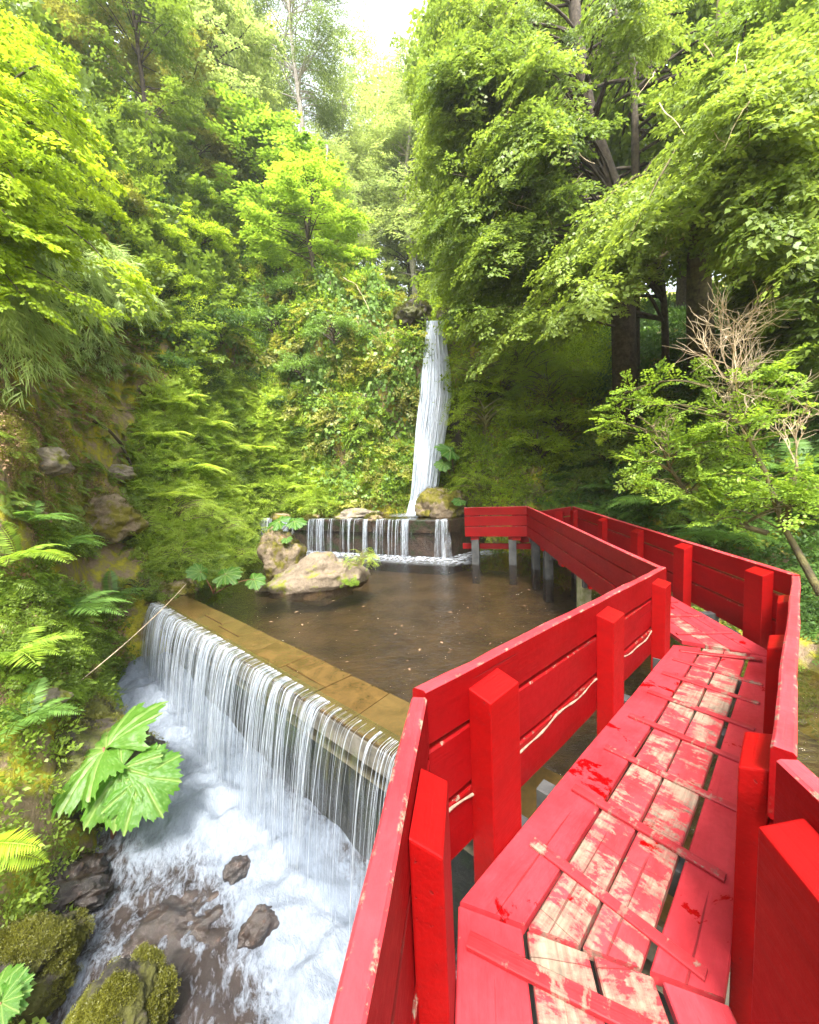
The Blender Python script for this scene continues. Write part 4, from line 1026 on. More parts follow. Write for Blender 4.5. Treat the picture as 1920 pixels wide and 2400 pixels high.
cover('undergrowth', P_(IVYP), 1500, CLUMP, (.35, .75), L_BRIGHT, 'out', .02, 5, patch=-.05)
cover('undergrowth', P_(IVYP), 900, FINE, (.45, .85), L_LIME, 'hang', .02, 25, patch=.12)
cover('moss_tufts', P_(MOSSP), 2600, CLUMP, (.10, .25), L_OLIVE, 'out', .0, 6, patch=.05)
cover('undergrowth', P_(MOSSP), 420, PLUME, (.3, .5), L_MID, 'up', .02, 7)
cover('leaf_litter', P_(BANKP) | P_(MOSSP), 3600, IVY, (.22, .42), L_LITTER, 'hug', .0, 8, patch=-.02)
cover('undergrowth', P_(BANKP), 1000, CLUMP, (.25, .55), L_MID, 'out', .02, 9, patch=-.1)
cover('undergrowth', P_(BANKP), 420, PLUME, (.35, .6), L_BRIGHT, 'up', .02, 10, patch=.0)
cover('undergrowth', P_(RFALL), 1500, FINE, (.6, 1.1), L_LIME, 'out', .03, 11)
cover('undergrowth', P_(RFALL), 900, CLUMP, (.4, .8), L_LIME, 'out', .06, 28)
cover('ivy', P_(RFALL), 1200, IVY, (.5, .9), L_MID, 'hug', .02, 12)
cover('undergrowth', P_(RSLOPE), 1700, PLUME, (.45, .85), L_FERN, 'up', .02, 13)
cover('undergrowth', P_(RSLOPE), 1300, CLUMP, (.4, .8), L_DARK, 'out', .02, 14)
cover('undergrowth', P_(TOPL), 2600, SPRAYF, (.6, 1.2), L_MID, 'out', .05, 15)
cover('undergrowth', P_(TOPL), 1500, FINE, (.6, 1.1), L_LIME, 'out', .05, 27, patch=.0)
cover('undergrowth', P_(TOPL), 900, CLUMP, (.5, 1.0), L_DARK, 'out', .02, 16)
rest = ~(P_(CARPET) | P_(IVYP) | P_(MOSSP) | P_(BANKP) | P_(RFALL) | P_(RSLOPE) | P_(TOPL))
cover('undergrowth', rest, 2400, CLUMP, (.4, .9), L_MID, 'out', .02, 17)

# ------------------------------------------------------------------ trees
def P3(u, v, r): return tuple(onr(u, v, r))
def targets(poly, n, rlo, rhi, rng):
    pa = np.array(poly, float); lo, hi = pa.min(0), pa.max(0); out = []
    while len(out) < n:
        q = lo+(hi-lo)*rng.random(2)
        if inpoly(poly, q[:1], q[1:])[0]: out.append(P3(q[0], q[1], rng.uniform(rlo, rhi)))
    return out
def ground(u, v, dz=-.3):
    h, n_, d = hit(u, v)
    while h is None: v += 25; h, n_, d = hit(u, v)
    return (h.x, h.y, h.z+dz), math.hypot(h.x, h.y)
def hero(label, pts, r, polys, protos, lmat, bmat, seed, cat='tree', name='tree', group=None, **kw):
    rng = np.random.default_rng(seed); tg = []
    for poly, n, lo, hi in polys: tg += targets(poly, n, lo, hi, rng)
    e = empty(name, pts[0], label, cat, group); grow(e, pts, r, tg, protos, lmat, bmat, seed, **{'rise': .05, **kw}); return e
def bare_twigs(par, polys, n, rng, mat):
    mb = MB()
    for poly, lo, hi in polys:
        for p in targets(poly, n, lo, hi, rng):
            p = np.array(p); d = np.array([rng.normal(0, .5), rng.normal(0, .3), -.9]); L = rng.uniform(.5, 1.5); pts = [tuple(p)]
            for k in range(7): d = d+rng.normal(0, .22, 3)*np.array([1, 1, .5]); p = p+unit(d)*L/7; pts.append(tuple(p))
            mb.tube(pts, np.linspace(.010, .003, 8), 4)
    mb.build('bare_twigs', mat, par)
g, gr = ground(1650, 880)
e1 = hero('big old beech with a thick dark mossy trunk and spreading bright leaf sprays', [g, P3(1640, 760, gr-.4), P3(1636, 600, gr-.5), P3(1655, 440, gr-.6), P3(1675, 300, gr-.8), P3(1690, 120, gr-.9), P3(1700, -120, gr-1)], .42,
     [([(1290, 480), (1420, 410), (1590, 260), (1640, 40), (1990, -60), (1990, 480), (1800, 380), (1640, 330), (1420, 520), (1240, 580)], 46, 7.4, 10.6),
      ([(1130, 640), (1300, 580), (1440, 590), (1400, 690), (1100, 720)], 8, 8.6, 10.6)], SPRAY, L_NOTHO, M_BARKMOSS, 11, per=12, inner=.58, start=(.42, .98), slen=(.75, 1.25), lift=.14, sag=.10, r0=.07, droopd=-.12)
bare_twigs(e1, [([(1500, 100), (1900, 60), (1900, 420), (1560, 520)], 7.5, 11)], 22, np.random.default_rng(3), M_TWIG)
gr = 14.6; g = onr(1470, 700, gr); g = (g.x, g.y, ground_z(g.x, g.y)-.3)
e2 = hero('leaning dark beech whose drooping crown hangs towards the waterfall', [g, P3(1455, 520, gr-.4), P3(1425, 430, gr-.8), P3(1385, 300, gr-1.0), P3(1362, 170, gr-1.2), P3(1345, 0, gr-1.3), P3(1330, -160, gr-1.3)], .36,
     [([(1010, -60), (1330, -60), (1330, 120), (1310, 360), (1240, 560), (1110, 660), (1040, 600), (1000, 500), (1000, 250)], 78, 9.5, 14.0), ([(1330, -60), (1560, -60), (1560, 40), (1420, 60)], 8, 10, 13), ([(1000, 40), (1300, 20), (1290, 400), (1180, 620), (1060, 640), (1000, 520)], 32, 8.8, 10.5)], SPRAY, L_NOTHO, M_BARK, 12, per=12, inner=.55, slen=(.75, 1.25), lift=.15, sag=.14, r0=.045, droopd=-.38)
bare_twigs(e2, [([(1180, 200), (1380, 260), (1360, 560), (1150, 600)], 9.2, 11)], 26, np.random.default_rng(4), M_TWIG)
gr = 16.5; g = onr(1492, 600, gr); g = (g.x, g.y, ground_z(g.x, g.y)-.3)
hero('slim forked dark tree between the two beeches', [g, P3(1490, 420, 15.5), P3(1489, 300, 15.3), P3(1483, 140, 15.1), P3(1440, 20, 15), P3(1400, -120, 15)], .14,
     [([(1000, -80), (1930, -80), (1930, 480), (1560, 560), (1180, 640), (1010, 600)], 84, 15.2, 19)], SPRAYF, L_MID, M_BARK, 13, per=12, slen=(1.1, 1.9), lift=.15, sag=.1)
g, gr = ground(1735, 830)
hero('thin straight tree just right of the big beech trunk', [g, P3(1728, 640, gr-.3), P3(1722, 480, gr-.4), P3(1735, 250, gr-.5), P3(1760, 0, gr-.6)], .15,
     [([(1780, 480), (1990, 420), (1990, 860), (1840, 800), (1800, 640)], 30, 10.5, 13), ([(1700, 0), (1990, 0), (1990, 400)], 14, 11.5, 14)], SPRAYF, L_MID, M_BARK, 14, per=11, slen=(.7, 1.1), sag=.08)
g, gr = ground(1562, 890)
hero('slender bare-stemmed tree just left of the big beech trunk', [g, P3(1558, 740, gr-.2), P3(1545, 560, gr-.3), P3(1520, 380, gr-.4)], .14,
     [([(1360, 500), (1460, 460), (1460, 620), (1400, 660), (1200, 700), (1090, 760), (1060, 700)], 26, 12, 14.5)], SPRAY, L_MID, M_BARK, 15, per=10, slen=(.7, 1.1), sag=.05, droopd=-.1)
g, gr = ground(-120, 620)
hero('lime green broad-leaved tree leaning in over the left edge of the slope', [g, P3(-120, 420, gr-.3), P3(-100, 250, gr-.7), P3(-60, 80, gr-1.1), P3(-40, -120, gr-1.2)], .12,
     [([(-160, -60), (120, -20), (190, 120), (180, 260), (330, 300), (300, 470), (150, 560), (-160, 560)], 60, 7.0, 9.4)], SPRAYF, L_LIME, M_BARK, 16, per=10, slen=(.42, .75), lift=.1, sag=.25, r0=.035)
for k, (bu, bv, poly, lab) in enumerate((((-60), 720, [(-80, 500), (150, 540), (170, 680), (60, 760), (-80, 780)], 'pale feathery bamboo drooping at the left edge below the lime tree'),
     (150, 740, [(110, 520), (330, 560), (345, 640), (240, 720), (130, 700)], 'feathery bamboo with whitish leaf tips arching over the mossy slope'),
     (230, 860, [(40, 700), (300, 700), (330, 830), (250, 880), (60, 800)], 'low drooping bamboo fringe above the bare brown slope'))):
    g, gr = ground(bu, bv)
    hero(lab, [g, (g[0]+.1, g[1], g[2]+.5), (g[0]+.2, g[1]-.1, g[2]+1.0)], .03, [(poly, 30-7*k, gr-1.9, gr-.5)], BAMB, L_BAMBOO, M_STEM, 30+k, 'bamboo', 'bamboo', 'clumps of bamboo on the left slope', per=7, slen=(.55, .95), lift=.3, sag=.35, r0=.012, droopd=-.35, tvar=.4)

TREE_B = [proto_tree(201+i, SPRAYF, L_MID, M_BARK, 50, 12, rad_=.27) for i in range(3)]
TREE_C = [proto_tree(211+i, CONI, L_CONIF, M_PALEBARK, 54, 11, (.3, 1.0), .17, (.10, .17), True, .013) for i in range(3)]
TREE_P = [proto_tree(221, CONI, L_CONIF, M_PALEBARK, 74, 10, (.55, 1.0), .22, (.06, .10), False, .012, .03, limb=.002)]
def with_leaf(proto, mat): return [(n, me, mat if n in ('crown', 'foliage') else mt) for n, me, mt in proto]
def tree(u, v, vtop, proto, mat, label, group=None, sc=1.0, name='tree', r=None):
    if r is None: g, gr = ground(u, v, -.4)
    else:
        d = ray(u, v); a = math.atan2(d.x, d.y); gr = r; g = (r*math.sin(a), r*math.cos(a), ground_z(r*math.sin(a), r*math.cos(a))-.4)
    lo, hi = 0.5, 60
    for _ in range(40):
        m_ = (lo+hi)/2
        if proj([(g[0], g[1], g[2]+m_)])[1][0] > vtop: lo = m_
        else: hi = m_
    return put(name, with_leaf(proto, mat), g, (lo*sc, lo*sc, lo), label, 'tree', group)
tl = [
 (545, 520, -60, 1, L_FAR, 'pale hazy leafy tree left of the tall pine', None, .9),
 (650, 640, 320, 2, L_BRIGHT, 'fresh green young tree above the ivy cliff', None, 1.9),
 (735, 660, 400, 0, L_BRIGHT, 'small yellow-green tree on the cliff edge below the tall pine', None, 1.9),
 (465, 330, 20, 0, L_OLIVE, 'olive tree with a forked dark stem in front of the pale trees', None, .9),
 (250, 160, -120, 1, L_OLIVE, 'dull olive tree high at the top of the left slope', None, 1.0),
 (360, 200, -100, 2, L_MID, 'mid green tree at the top of the left slope beside the olive tree', None, 1.0),
]
for u, v, vt, k, mt, lab, gp, sc in tl: tree(u, v, vt, TREE_B[k], mt, lab, gp, sc)
tree(715, 420, -190, TREE_P[0], L_CONIF, 'tall sparse pine with a pale straight trunk against the white sky', r=27, sc=.9)
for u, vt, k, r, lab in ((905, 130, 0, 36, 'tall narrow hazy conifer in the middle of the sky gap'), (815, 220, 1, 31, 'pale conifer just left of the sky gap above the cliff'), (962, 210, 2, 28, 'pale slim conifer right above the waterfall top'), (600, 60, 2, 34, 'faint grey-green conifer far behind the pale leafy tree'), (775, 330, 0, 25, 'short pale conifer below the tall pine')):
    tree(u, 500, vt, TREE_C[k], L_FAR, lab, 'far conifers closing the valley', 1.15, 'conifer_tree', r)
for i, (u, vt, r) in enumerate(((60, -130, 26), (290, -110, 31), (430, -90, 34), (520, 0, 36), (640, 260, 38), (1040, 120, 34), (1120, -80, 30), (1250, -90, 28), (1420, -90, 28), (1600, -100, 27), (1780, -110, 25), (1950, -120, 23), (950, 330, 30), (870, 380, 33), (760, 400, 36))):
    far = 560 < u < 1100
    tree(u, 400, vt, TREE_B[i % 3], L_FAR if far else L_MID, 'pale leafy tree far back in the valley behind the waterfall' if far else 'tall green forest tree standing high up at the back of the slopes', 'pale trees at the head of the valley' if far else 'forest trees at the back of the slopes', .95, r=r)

# ------------------------------------------------------------------ shrubs
SH_L = [proto_shrub(301+i, SPRAYF, L_LIME, M_BARK, 30, 8) for i in range(2)] + [proto_shrub(305, SPRAYF, L_LIME, M_BARK, 30, 8, hang=True)]
SH_F = [proto_shrub(311+i, FINE, L_BRIGHT, M_STEM, 30, 9) for i in range(3)]
SH_M = [proto_shrub(321+i, CLUMP, L_MID, M_BARK, 26, 7) for i in range(3)]
def shrub(u, v, rpx, proto, mat, label, group, up=.25, name='shrub', sz=1.0):
    h, n_, d = hit(u, v)
    if h is None: return
    dep = (h-EYE).dot(FW); R_ = rpx/F_PX*dep
    return put(name, with_leaf(proto, mat), h+n_*R_*up-Vector((0, 0, R_*.35)), (R_, R_, R_*sz), label, 'shrub', group)
def many(lst, protos, mat, label, group, **kw):
    for i, (u, v, r) in enumerate(lst): shrub(u, v, r, protos[i % len(protos)], mat, label, group, **kw)
many(((420, 200, 110), (470, 330, 90), (350, 330, 90), (60, 330, 90), (150, 120, 110)), SH_L[:2], L_LIME, 'rounded lime green bush high on the upper left slope', 'rounded lime bushes')
many(((375, 470, 85), (430, 570, 85), (485, 680, 80), (400, 690, 70), (180, 400, 80), (330, 560, 80)), [SH_L[2], SH_L[0]], L_LIME, 'lime green bush hanging down beside the dark gully', 'hanging lime bushes')
many(((250, 180, 110), (300, 300, 90), (560, 400, 90), (250, 480, 80), (520, 260, 90), (200, 250, 90), (350, 120, 100)), SH_M, L_OLIVE, 'dull olive shrub with brown twigs among the lime bushes', 'olive shrubs on the left slope')
many(((600, 420, 80), (500, 440, 80), (560, 330, 80), (440, 130, 90)), SH_F, L_BRIGHT, 'feathery fresh green shrub between the lime bushes and the pale trees', 'feathery shrubs')
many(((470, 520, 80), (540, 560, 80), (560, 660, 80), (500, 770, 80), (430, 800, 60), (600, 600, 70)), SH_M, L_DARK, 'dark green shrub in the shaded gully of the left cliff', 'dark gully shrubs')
many(((620, 420, 80), (700, 450, 80), (640, 500, 70), (760, 520, 70)), SH_F, L_LIME, 'feathery yellow-green shrub on the rim of the ivy cliff', 'rim shrubs')
many(((800, 610, 70), (880, 640, 70), (950, 660, 50), (720, 600, 60), (840, 560, 60)), SH_F, L_OLIVE, 'wispy olive shrub overhanging the cliff left of the waterfall', 'overhanging olive shrubs')
many(((700, 700, 60), (640, 760, 70), (780, 780, 60), (720, 860, 60), (860, 800, 50)), SH_M, L_IVY, 'leafy green shrub clinging to the face of the ivy cliff', 'cliff shrubs')
many(((870, 930, 65), (910, 1000, 50), (840, 980, 50)), [SH_L[2]], L_BRIGHT, 'drooping fern-like green plant hanging left of the waterfall', 'hanging plants by the waterfall')
many(((1085, 780, 62), (1120, 850, 70), (1095, 940, 65), (1160, 990, 80), (1240, 1070, 80), (1150, 1120, 65), (1090, 1050, 50), (1180, 900, 80), (1300, 1000, 80)), [SH_L[0], SH_F[0], SH_L[1], SH_F[1]], L_LIME, 'bushy yellow-green shrub on the bank right of the tall waterfall', 'yellow-green shrubs by the waterfall', up=.45)
many(((1200, 860, 90), (1290, 920, 90), (1320, 1040, 80), (1270, 1160, 60), (1350, 1150, 60)), SH_F, L_BRIGHT, 'fresh green shrub on the bank behind the far railing', 'green shrubs behind the far railing')
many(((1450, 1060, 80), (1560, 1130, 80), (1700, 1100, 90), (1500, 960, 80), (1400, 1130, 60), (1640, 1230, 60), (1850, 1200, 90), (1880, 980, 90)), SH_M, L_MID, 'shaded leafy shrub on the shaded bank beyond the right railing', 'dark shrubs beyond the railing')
many(((390, 1200, 85), (480, 1240, 80), (330, 1260, 70), (530, 1300, 60), (420, 1320, 70)), SH_F, L_CARPET, 'soft fresh green bush at the foot of the left slope by the pool', 'soft bushes by the pool')
many(((640, 1180, 45), (720, 1170, 45), (760, 1190, 35)), SH_F, L_CARPET, 'low green bush at the edge of the upper pool', 'low bushes by the upper pool')
many(((320, 1380, 50), (380, 1400, 40), (250, 1420, 40), (160, 1400, 45), (60, 1400, 50)), SH_M, L_MID, 'small leafy plant on the littered bank above the rapids', 'small bank plants', name='plant')

many(((420, 930, 42), (520, 960, 40), (600, 1000, 42), (680, 1080, 38), (450, 1040, 42), (560, 1100, 40), (380, 1100, 45), (640, 1140, 34), (720, 1120, 32)), [SH_L[0], SH_M[1]], L_BRIGHT, 'leafy bright plant standing out of the fern-covered slope', 'leafy plants on the fern slope', name='plant')
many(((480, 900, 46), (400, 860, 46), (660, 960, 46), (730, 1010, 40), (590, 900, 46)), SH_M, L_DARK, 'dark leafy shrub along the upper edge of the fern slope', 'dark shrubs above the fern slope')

# ------------------------------------------------------------------ giant-leaved plants, ferns, twigs and the cable
def gunn_mat():
    m, nt = newmat('giant_leaf'); N = NT(nt); P = N.coord('Object'); t = N.attr('tint'); ob = N.n('ShaderNodeObjectInfo').outputs['Random']
    n = N.noise(P, 7, 5, .6)
    col = N.mix(n, (.025, .10, .008), (.075, .20, .02)); col = N.mix(N.math('MULTIPLY', ob, .5), col, (.11, .21, .025)); col = N.mix(N.math('MULTIPLY', t, .7), col, (.26, .36, .10))
    a = N.pbsdf(**{'Base Color': col, 'Roughness': .42, 'Specular IOR Level': .45, 'Normal': N.bump(N.noise(P, 24, 5, .6), .4, .02)})
    b = N.n('ShaderNodeBsdfTranslucent', inp={'Color': N.mix(t, (.11, .30, .02), (.24, .40, .06))}).outputs[0]
    N.out(N.mixs(.42, a, b)); return m
L_GUNN = gunn_mat()
def gunnera_mesh(seed, lobes=7, depth=.42):
    rng = np.random.default_rng(seed); na, nr = 260, 22; th = np.radians(np.linspace(-168, 168, na)); cs = np.radians(np.linspace(-128, 128, lobes))
    dth = np.abs(th[:, None]-cs[None]); near = dth.min(1); wdt = (cs[1]-cs[0])/2
    prof_ = 1-depth*np.clip(near/wdt, 0, 1)**2.6
    lobL = np.interp(th, cs, rng.uniform(.92, 1.08, lobes)*(1-.20*np.abs(np.linspace(-1, 1, lobes))**1.5))
    teeth = .085*np.abs(np.sin(near*21+.6*np.sin(th*9)))+.035*np.abs(np.sin(th*53))+rng.normal(0, .008, na)
    R = prof_*lobL-teeth; V = []; T = []
    for i in range(na):
        for j in range(nr):
            q = j/(nr-1); r = R[i]*q; x, y = r*math.cos(th[i]), r*math.sin(th[i]); vein = math.exp(-(near[i]*q/.035)**2)
            sub = abs(math.sin(q*20-near[i]*9)); sv = max(0, 1-sub*4.5)*.55*(near[i] > .02)
            z = -.30*r*r + .07*q*(1-(near[i]/wdt))*1.0 - .05*vein - .012*sv + .045*math.sin(th[i]*5+seed)*q*q + .02*noise.noise(Vector((x*9, y*9, seed)))
            V.append((x, y, z)); T.append(min(1, vein+sv))
    return npmesh('leaf', V, grid_faces(na, nr), {'tint': T})
GM = [gunnera_mesh(1, 9, .17), gunnera_mesh(2, 9, .16), gunnera_mesh(3, 7, .18)]
def basis_M(loc, fwd, up_, sc):
    f = Vector(fwd).normalized(); s_ = Vector(up_).cross(f).normalized(); u_ = f.cross(s_)
    return Matrix(((f.x*sc, s_.x*sc, u_.x*sc, loc[0]), (f.y*sc, s_.y*sc, u_.y*sc, loc[1]), (f.z*sc, s_.z*sc, u_.z*sc, loc[2]), (0, 0, 0, 1)))
def gunnera(label, base, leaves, mat=None, cat='plant', name='giant_rhubarb', stalk=M_REDSTEM, sr=.018):
    e = empty(name, base, label, cat)
    for k, (loc, fwd, up_, sc) in enumerate(leaves):
        me = GM[k % 3]
        o = bpy.data.objects.new('leaf', me); COL.objects.link(o); o.parent = e
        if not me.materials: me.materials.append(L_GUNN)
        o.matrix_parent_inverse = Matrix.Translation(base).inverted(); o.matrix_basis = basis_M(loc, fwd, up_, sc)
        m = MB(); b0 = Vector(base)+Vector((random.uniform(-.05, .05), random.uniform(-.05, .05), 0)); l = Vector(loc)
        mid = (b0+l)/2+Vector((0, 0, .12*(l-b0).length))
        m.tube([b0*(1-t)**2+mid*2*t*(1-t)+l*t*t for t in np.linspace(0, 1, 8)], np.linspace(sr*1.3, sr*.8, 8), 7); m.build('stalk', stalk, e, True)
    return e
bs = onz(262, 1958, -1.78)
gunnera('big serrated giant-rhubarb leaves on stalks beside the rapids', tuple(bs), [
    (ony(243, 1752, 4.75), (-.75, .35, -.16), (.12, -.55, 1), .92), (ony(286, 1800, 4.55), (-.22, -.55, -.38), (.1, -.62, 1), .64), (ony(331, 1822, 4.5), (.62, -.42, -.45), (.25, -.62, 1), .56), (ony(225, 1815, 4.85), (-.5, -.5, -.5), (-.2, -.6, 1), .42)])
gunnera('pale giant-rhubarb leaves at the pool edge left of the big boulder', tuple(onz(500, 1392, .0)), [
    (ony(528, 1345, 9.3), (.9, -.1, -.05), (0, -.5, 1), .44), (ony(470, 1340, 9.3), (-.4, -.3, .2), (0, -.9, 1), .34), (ony(595, 1358, 9.1), (.9, -.2, -.2), (0, -.7, 1), .32)], sr=.012)
gunnera('pale giant-rhubarb leaves above the mossy boulder before the upper weir', (-4.0, 11.5, 1.15), [
    (ony(655, 1222, 11.6), (-.8, .3, 0), (0, -.6, 1), .48), (ony(690, 1222, 11.5), (.8, -.1, -.1), (.1, -.5, 1), .40), (ony(672, 1262, 11.3), (.2, -.9, -.4), (0, -.8, 1), .22)], sr=.010)
gunnera('broad pale leaves standing beside the foot of the tall waterfall', tuple(onz(1068, 1150, 2.0)), [
    (ony(1056, 1055, 14.2), (-.5, -.3, .1), (0, -.9, 1), .62), (ony(1040, 1085, 14.1), (-.4, -.6, -.5), (0, -.9, 1), .42), (ony(1078, 1172, 13.3), (-.5, -.5, -.2), (0, -.8, 1), .34)], sr=.014)
h, n_, d_ = hit(425, 1095)
gunnera('single round pale leaf on the fern slope', tuple(h), [(tuple(h+n_*.35), (.6, -.5, -.3), (.2, -.8, 1), .30)], sr=.010)
gunnera('small toothed bright leaves at the lower left corner', tuple(onz(-30, 2420, -1.5)), [
    (ony(8, 2345, 2.75), (.7, .2, .1), (0, -.5, 1), .20), (ony(2, 2350, 2.7), (.5, -.5, -.3), (0, -.5, 1), .17), (ony(-12, 2330, 2.8), (-.3, .6, .2), (0, -.5, 1), .2)], sr=.008)

def fern(label, base, fr_, mat, name='fern', group=None):
    e = empty(name, base, label, 'fern', group)
    for k, (fwd, up_, sc) in enumerate(fr_):
        me = FM[k % len(FM)]; o = bpy.data.objects.new('frond', me); COL.objects.link(o); o.parent = e
        if not me.materials: me.materials.append(mat)
        if me.materials[0] != mat: o.material_slots[0].link = 'OBJECT'; o.material_slots[0].material = mat
        o.matrix_parent_inverse = Matrix.Translation(base).inverted(); o.matrix_basis = basis_M(base, fwd, up_, sc)
FM = [leaf_mesh('frond', a_) for a_ in FRONDB+FROND]
def rosette(n, sc, lean=(0, -.3)):
    return [((math.cos(a_)+lean[0], math.sin(a_)+lean[1], random.uniform(.1, .5)), (0, -.1, 1), sc*random.uniform(.75, 1.1)) for a_ in (6.283*k/n+random.uniform(-.3, .3) for k in range(n))]
fern('yellow-green fern fronds reaching in over the dark bank at the lower left edge', tuple(ony(-45, 1985, 3.3)), [((.9, -.1, .15), (0, -.5, 1), .62), ((.8, .1, -.35), (0, -.6, 1), .60), ((.4, -.6, -.2), (0, -.3, 1), .5)], L_YFERN)
for (u, v, sc, n, lab) in ((140, 1440, .95, 6, 'dark blue-green fern hanging over the litter bank above the rapids'), (125, 1280, .8, 7, 'dark fern on the bank just under the tan outcrop'), (20, 1310, .9, 6, 'bright-tipped fern at the left edge of the bank'), (255, 1400, .8, 7, 'fern among small plants near the left end of the near weir'), (60, 1230, .7, 6, 'fern below the grey knobbly stone on the left slope'), (15, 1550, .8, 7, 'fresh fern at the left edge above the grey bank stone'), (40, 1700, .6, 7, 'small fern growing on the dark mossy boulder side')):
    h, n_, d_ = hit(u, v); 
    if h: fern(lab, tuple(h+n_*.12), rosette(n, sc, (n_.x*.9, n_.y*.9)), L_FERN if 'fresh' not in lab and 'bright' not in lab else L_BRIGHT)
for i, (u, v) in enumerate(((1445, 1150), (1560, 1190), (1330, 1130), (1750, 1180), (1640, 1060), (1860, 1120), (1690, 1270), (1420, 1210))):
    h, n_, d_ = hit(u, v)
    if h: fern('shady fern spreading on the dark bank behind the right railing', tuple(h+n_*.15), rosette(7, 1.15, (n_.x*.9, n_.y*.9)), L_FERN, group='shady ferns behind the right railing')
for i, (u, v) in enumerate(((400, 960), (470, 1000), (540, 930), (600, 1060), (520, 1060), (690, 1020), (660, 1110), (440, 1110), (360, 1040), (740, 1150), (580, 1150), (500, 1160), (380, 1180))):
    h, n_, d_ = hit(u, v)
    if h: fern('bright arching fern on the green slope between bank and cliff', tuple(h+n_*.2), rosette(8, 1.25, (n_.x*.9, n_.y*.9)), L_CARPET, group='bright ferns on the green slope')
put('plant', with_leaf(SH_F[0], L_LIME), (-1.32, 9.72, .55), (.40, .40, .46), 'bright yellow-green plant growing out of the high end of the pool boulder', 'plant')
put('plant', with_leaf(SH_M[0], L_BRIGHT), (-1.55, 9.25, .10), .22, 'little green plant tucked low on the front of the pool boulder', 'plant')
m = MB(); a_, b_ = onr(437, 1368, 10.6), onr(118, 1650, 7.4)
m.tube([a_.lerp(b_, t)-Vector((0, 0, .10*4*t*(1-t))) for t in np.linspace(0, 1, 24)], [.008]*24, 6)
tag(m.build('cable', M_TWIG, None, True), 'thin straight cable stretched from the weir end down to the bank', 'cable')
m = MB(); pts = []
for u, v in ((205, 985), (238, 1008), (268, 1040), (290, 1085), (306, 1130), (326, 1170), (331, 1212)):
    h, n_, d_ = hit(u, v); pts.append(h+n_*.16)
m.tube(pts, [.03, .036, .04, .036, .032, .03, .02], 7, .2); m.tube([pts[1], pts[1]+Vector((-.4, -.1, .25)), pts[1]+Vector((-.9, -.1, .3))], [.02, .014, .006], 5)
tag(m.build('dead_branch', M_BARK, None, True), 'dark curved dead branch lying on the bare brown slope', 'dead branch')
def vine(label, px, r, mat=M_TWIG):
    m = MB()
    for line in px:
        p = []; 
        for u, v, dr in line:
            h, n_, d_ = hit(u, v)
            if h is None: continue
            p.append(h-ray(u, v).normalized()*dr)
        if len(p) > 2:
            q = [p[0]]
            for a_, b_ in zip(p, p[1:]): q += [a_.lerp(b_, t)+Vector([random.gauss(0, .05) for _ in range(3)]) for t in (.33, .66, 1)]
            m.tube(q, np.linspace(r, r*.4, len(q)), 5, .2)
    tag(m.build('bare_vine', mat, None, True), label, 'vine')
vine('tangle of pale bare roots dangling over the cliff left of the waterfall', (((795, 615, .9), (805, 650, 1.0), (840, 670, 1.0), (850, 700, .9), (870, 730, .8)), ((800, 640, 1), (830, 650, 1), (858, 672, 1.0), (862, 710, .9)), ((880, 640, .9), (905, 690, .9), (900, 740, .8)), ((930, 640, .8), (955, 670, .8), (940, 720, .7))), .022)
vine('bare brown twigs under the rim bushes above the ivy cliff', (((655, 545, .9), (680, 590, .9), (705, 625, .9)), ((640, 560, .8), (690, 580, .9), (730, 620, .9)), ((620, 590, .8), (650, 610, .8), (690, 600, .9))), .016)
vine('bare brown twigs tangled under the upper left bushes', (((170, 210, 1), (215, 260, 1), (260, 330, 1)), ((190, 330, 1), (240, 300, 1), (290, 280, 1)), ((200, 280, 1), (260, 290, 1), (330, 350, 1)), ((220, 240, 1), (240, 320, 1), (230, 380, 1))), .018)

# half-dead shrub with bare pale twigs on the right bank
def twigs(mb, p, d, L, r, depth, rng):
    n = 5; pts = [p.copy()]
    for k in range(n):
        d = unit(d+rng.normal(0, .16, 3)+np.array([0, 0, .03])); p = p+d*L/n; pts.append(p.copy())
        if depth and k >= 1:
            for _ in range(rng.integers(1, 3)):
                s_ = unit(d+rng.normal(0, .62, 3)); twigs(mb, p.copy(), s_, L*rng.uniform(.45, .72), r*.58, depth-1, rng)
    mb.tube([tuple(q) for q in pts], np.linspace(r, r*.35, n+1), 4)
rt = np.random.default_rng(8)
RT_ = 7.7
stemA = [P3(1925, 1395, 7.2), P3(1880, 1310, 7.4), P3(1835, 1230, 7.6), P3(1796, 1112, 7.7), P3(1757, 1040, 7.7), P3(1738, 965, 7.7), P3(1715, 900, 7.7)]
stemB = [P3(1800, 1250, 7.8), P3(1672, 1212, 7.9), P3(1617, 1162, 7.9), P3(1572, 1100, 7.8), P3(1550, 1040, 7.7), P3(1530, 1000, 7.6)]
stemC = [P3(1840, 1235, 7.6), P3(1858, 1150, 7.5), P3(1868, 1090, 7.5)]
e = empty('bare_shrub', stemA[0], 'half-dead shrub with a tangle of bare tan twigs and bright leaves below', 'shrub')
mb = MB(); mb.tube(stemA, np.linspace(.05, .018, 7), 8, .12); mb.tube(stemB, np.linspace(.045, .015, 6), 7, .1); mb.tube(stemC, [.04, .03, .02], 6); mb.build('stems', M_BARKMOSS, e, True)
mb = MB()
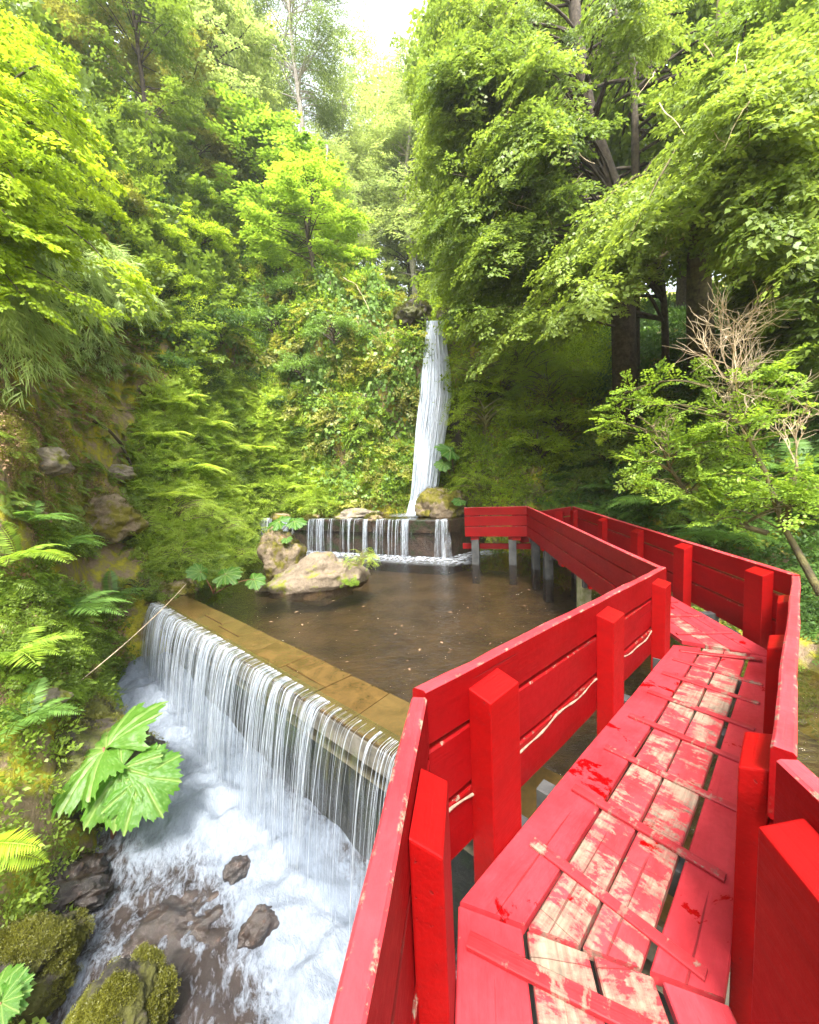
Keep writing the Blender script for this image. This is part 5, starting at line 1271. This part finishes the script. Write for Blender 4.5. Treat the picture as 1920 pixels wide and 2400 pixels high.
for c, dr in ((stemA[5], (-.25, 0, 1)), (stemA[6], (-.3, 0, 1)), (stemA[6], (.25, 0, 1)), (stemA[4], (-.5, 0, .8)), (stemA[5], (.5, 0, .8)), (stemA[6], (-.7, 0, .7)), (stemC[2], (.1, 0, 1)), (stemC[2], (-.3, 0, .9)), (stemA[4], (.4, 0, .9)), (stemA[5], (-.1, .2, 1)), (stemA[4], (-.2, .1, 1)), (stemA[6], (0, 0, 1)), (stemB[3], (.1, 0, 1))):
    twigs(mb, np.array(c), unit(np.array(dr)), (.85 if c in stemA else .6), .012, 2, rt)
mb.build('dead_twigs', M_TWIG, e)
tgt = []
for poly, n_ in (([(1400, 900), (1560, 880), (1580, 1010), (1420, 1010)], 16), ([(1560, 1020), (1760, 960), (1840, 1200), (1640, 1230)], 44), ([(1640, 860), (1840, 860), (1860, 1000), (1650, 990)], 18), ([(1850, 1100), (1960, 1090), (1960, 1230), (1850, 1200)], 14), ([(1450, 1040), (1560, 1030), (1600, 1160), (1500, 1150)], 10)):
    tgt += targets(poly, n_, 7.2, 8.2, rt)
mbl, T, R, S, tt = branches(stemB[::-1]+stemA[2:], tgt, SPRAY, rt, per=5, slen=(.30, .5), r0=.012, start=(0, 1), lift=.2, sag=.08, droopd=.05, outjit=1.6)
mbl.build('twigs', M_BARKMOSS, e); link('foliage', leaf_mesh('foliage', scatter(SPRAYF+CLUMP[:2], T, R, S, rt, .5, tt)), L_BRIGHT, e)
# cushions of moss on the stones
def moss_on(o, n, mat, size, seed, zmin=.15):
    me = o.data; nv = len(me.vertices); co = np.empty(nv*3, np.float32); me.vertices.foreach_get('co', co); co = co.reshape(-1, 3)
    no = np.empty(nv*3, np.float32); me.vertices.foreach_get('normal', no); no = no.reshape(-1, 3)
    rg = np.random.default_rng(seed); ns_ = np.array([noise.noise(Vector(p)*3+Vector((seed, 0, 0))) for p in co.tolist()])
    ix = np.where((no[:, 2] > zmin) & (ns_ > -.15))[0]; ix = rg.choice(ix, min(n, len(ix)), False)
    R = frames(no[ix]+rg.normal(0, .6, (len(ix), 3)), np.array([0, 0, 1.0])+rg.normal(0, .3, (len(ix), 3)))
    c = link('moss', leaf_mesh('moss', scatter(CLUMP, co[ix], R, rg.uniform(*size, len(ix)), rg, .5, np.clip(.45+1.2*ns_[ix], 0, 1))), mat); c.parent = o
L_MOSS = leaf_mat('moss_tufts', (.020, .022, .003), (.12, .12, .012), .25)
for k, o in enumerate([o for o in COL.objects if o.name.startswith('boulder') and o.type == 'MESH' and o.parent is None]):
    mn = o.data.materials[0].name
    if mn == 'moss_covered_stone': moss_on(o, 2600, L_MOSS, (.03, .075), k)
    elif mn == 'dark_mossy_stone': moss_on(o, 1500, L_MOSS, (.05, .13), k, .3)
    elif mn == 'tan_stone_yellow_moss': moss_on(o, 260, L_MOSS, (.05, .12), k, .3)

# ------------------------------------------------------------------ the damp air of the valley
m, nt = newmat('valley_haze'); N = NT(nt)
vol = N.n('ShaderNodeVolumePrincipled', inp={'Color': (.93, .97, 1.0, 1), 'Density': .0007, 'Anisotropy': .25})
nt.links.new(vol.outputs[0], N.n('ShaderNodeOutputMaterial').inputs['Volume'])
mb = MB(); X0, X1, Y0, Y1, Z0, Z1 = -75, 75, -75, 75, -5.2, 62
mb.add([(X0, Y0, Z0), (X1, Y0, Z0), (X1, Y1, Z0), (X0, Y1, Z0), (X0, Y0, Z1), (X1, Y0, Z1), (X1, Y1, Z1), (X0, Y1, Z1)], [(3, 2, 1, 0), (4, 5, 6, 7), (0, 1, 5, 4), (1, 2, 6, 5), (2, 3, 7, 6), (3, 0, 4, 7)])
tag(mb.build('haze', m), kind='stuff')
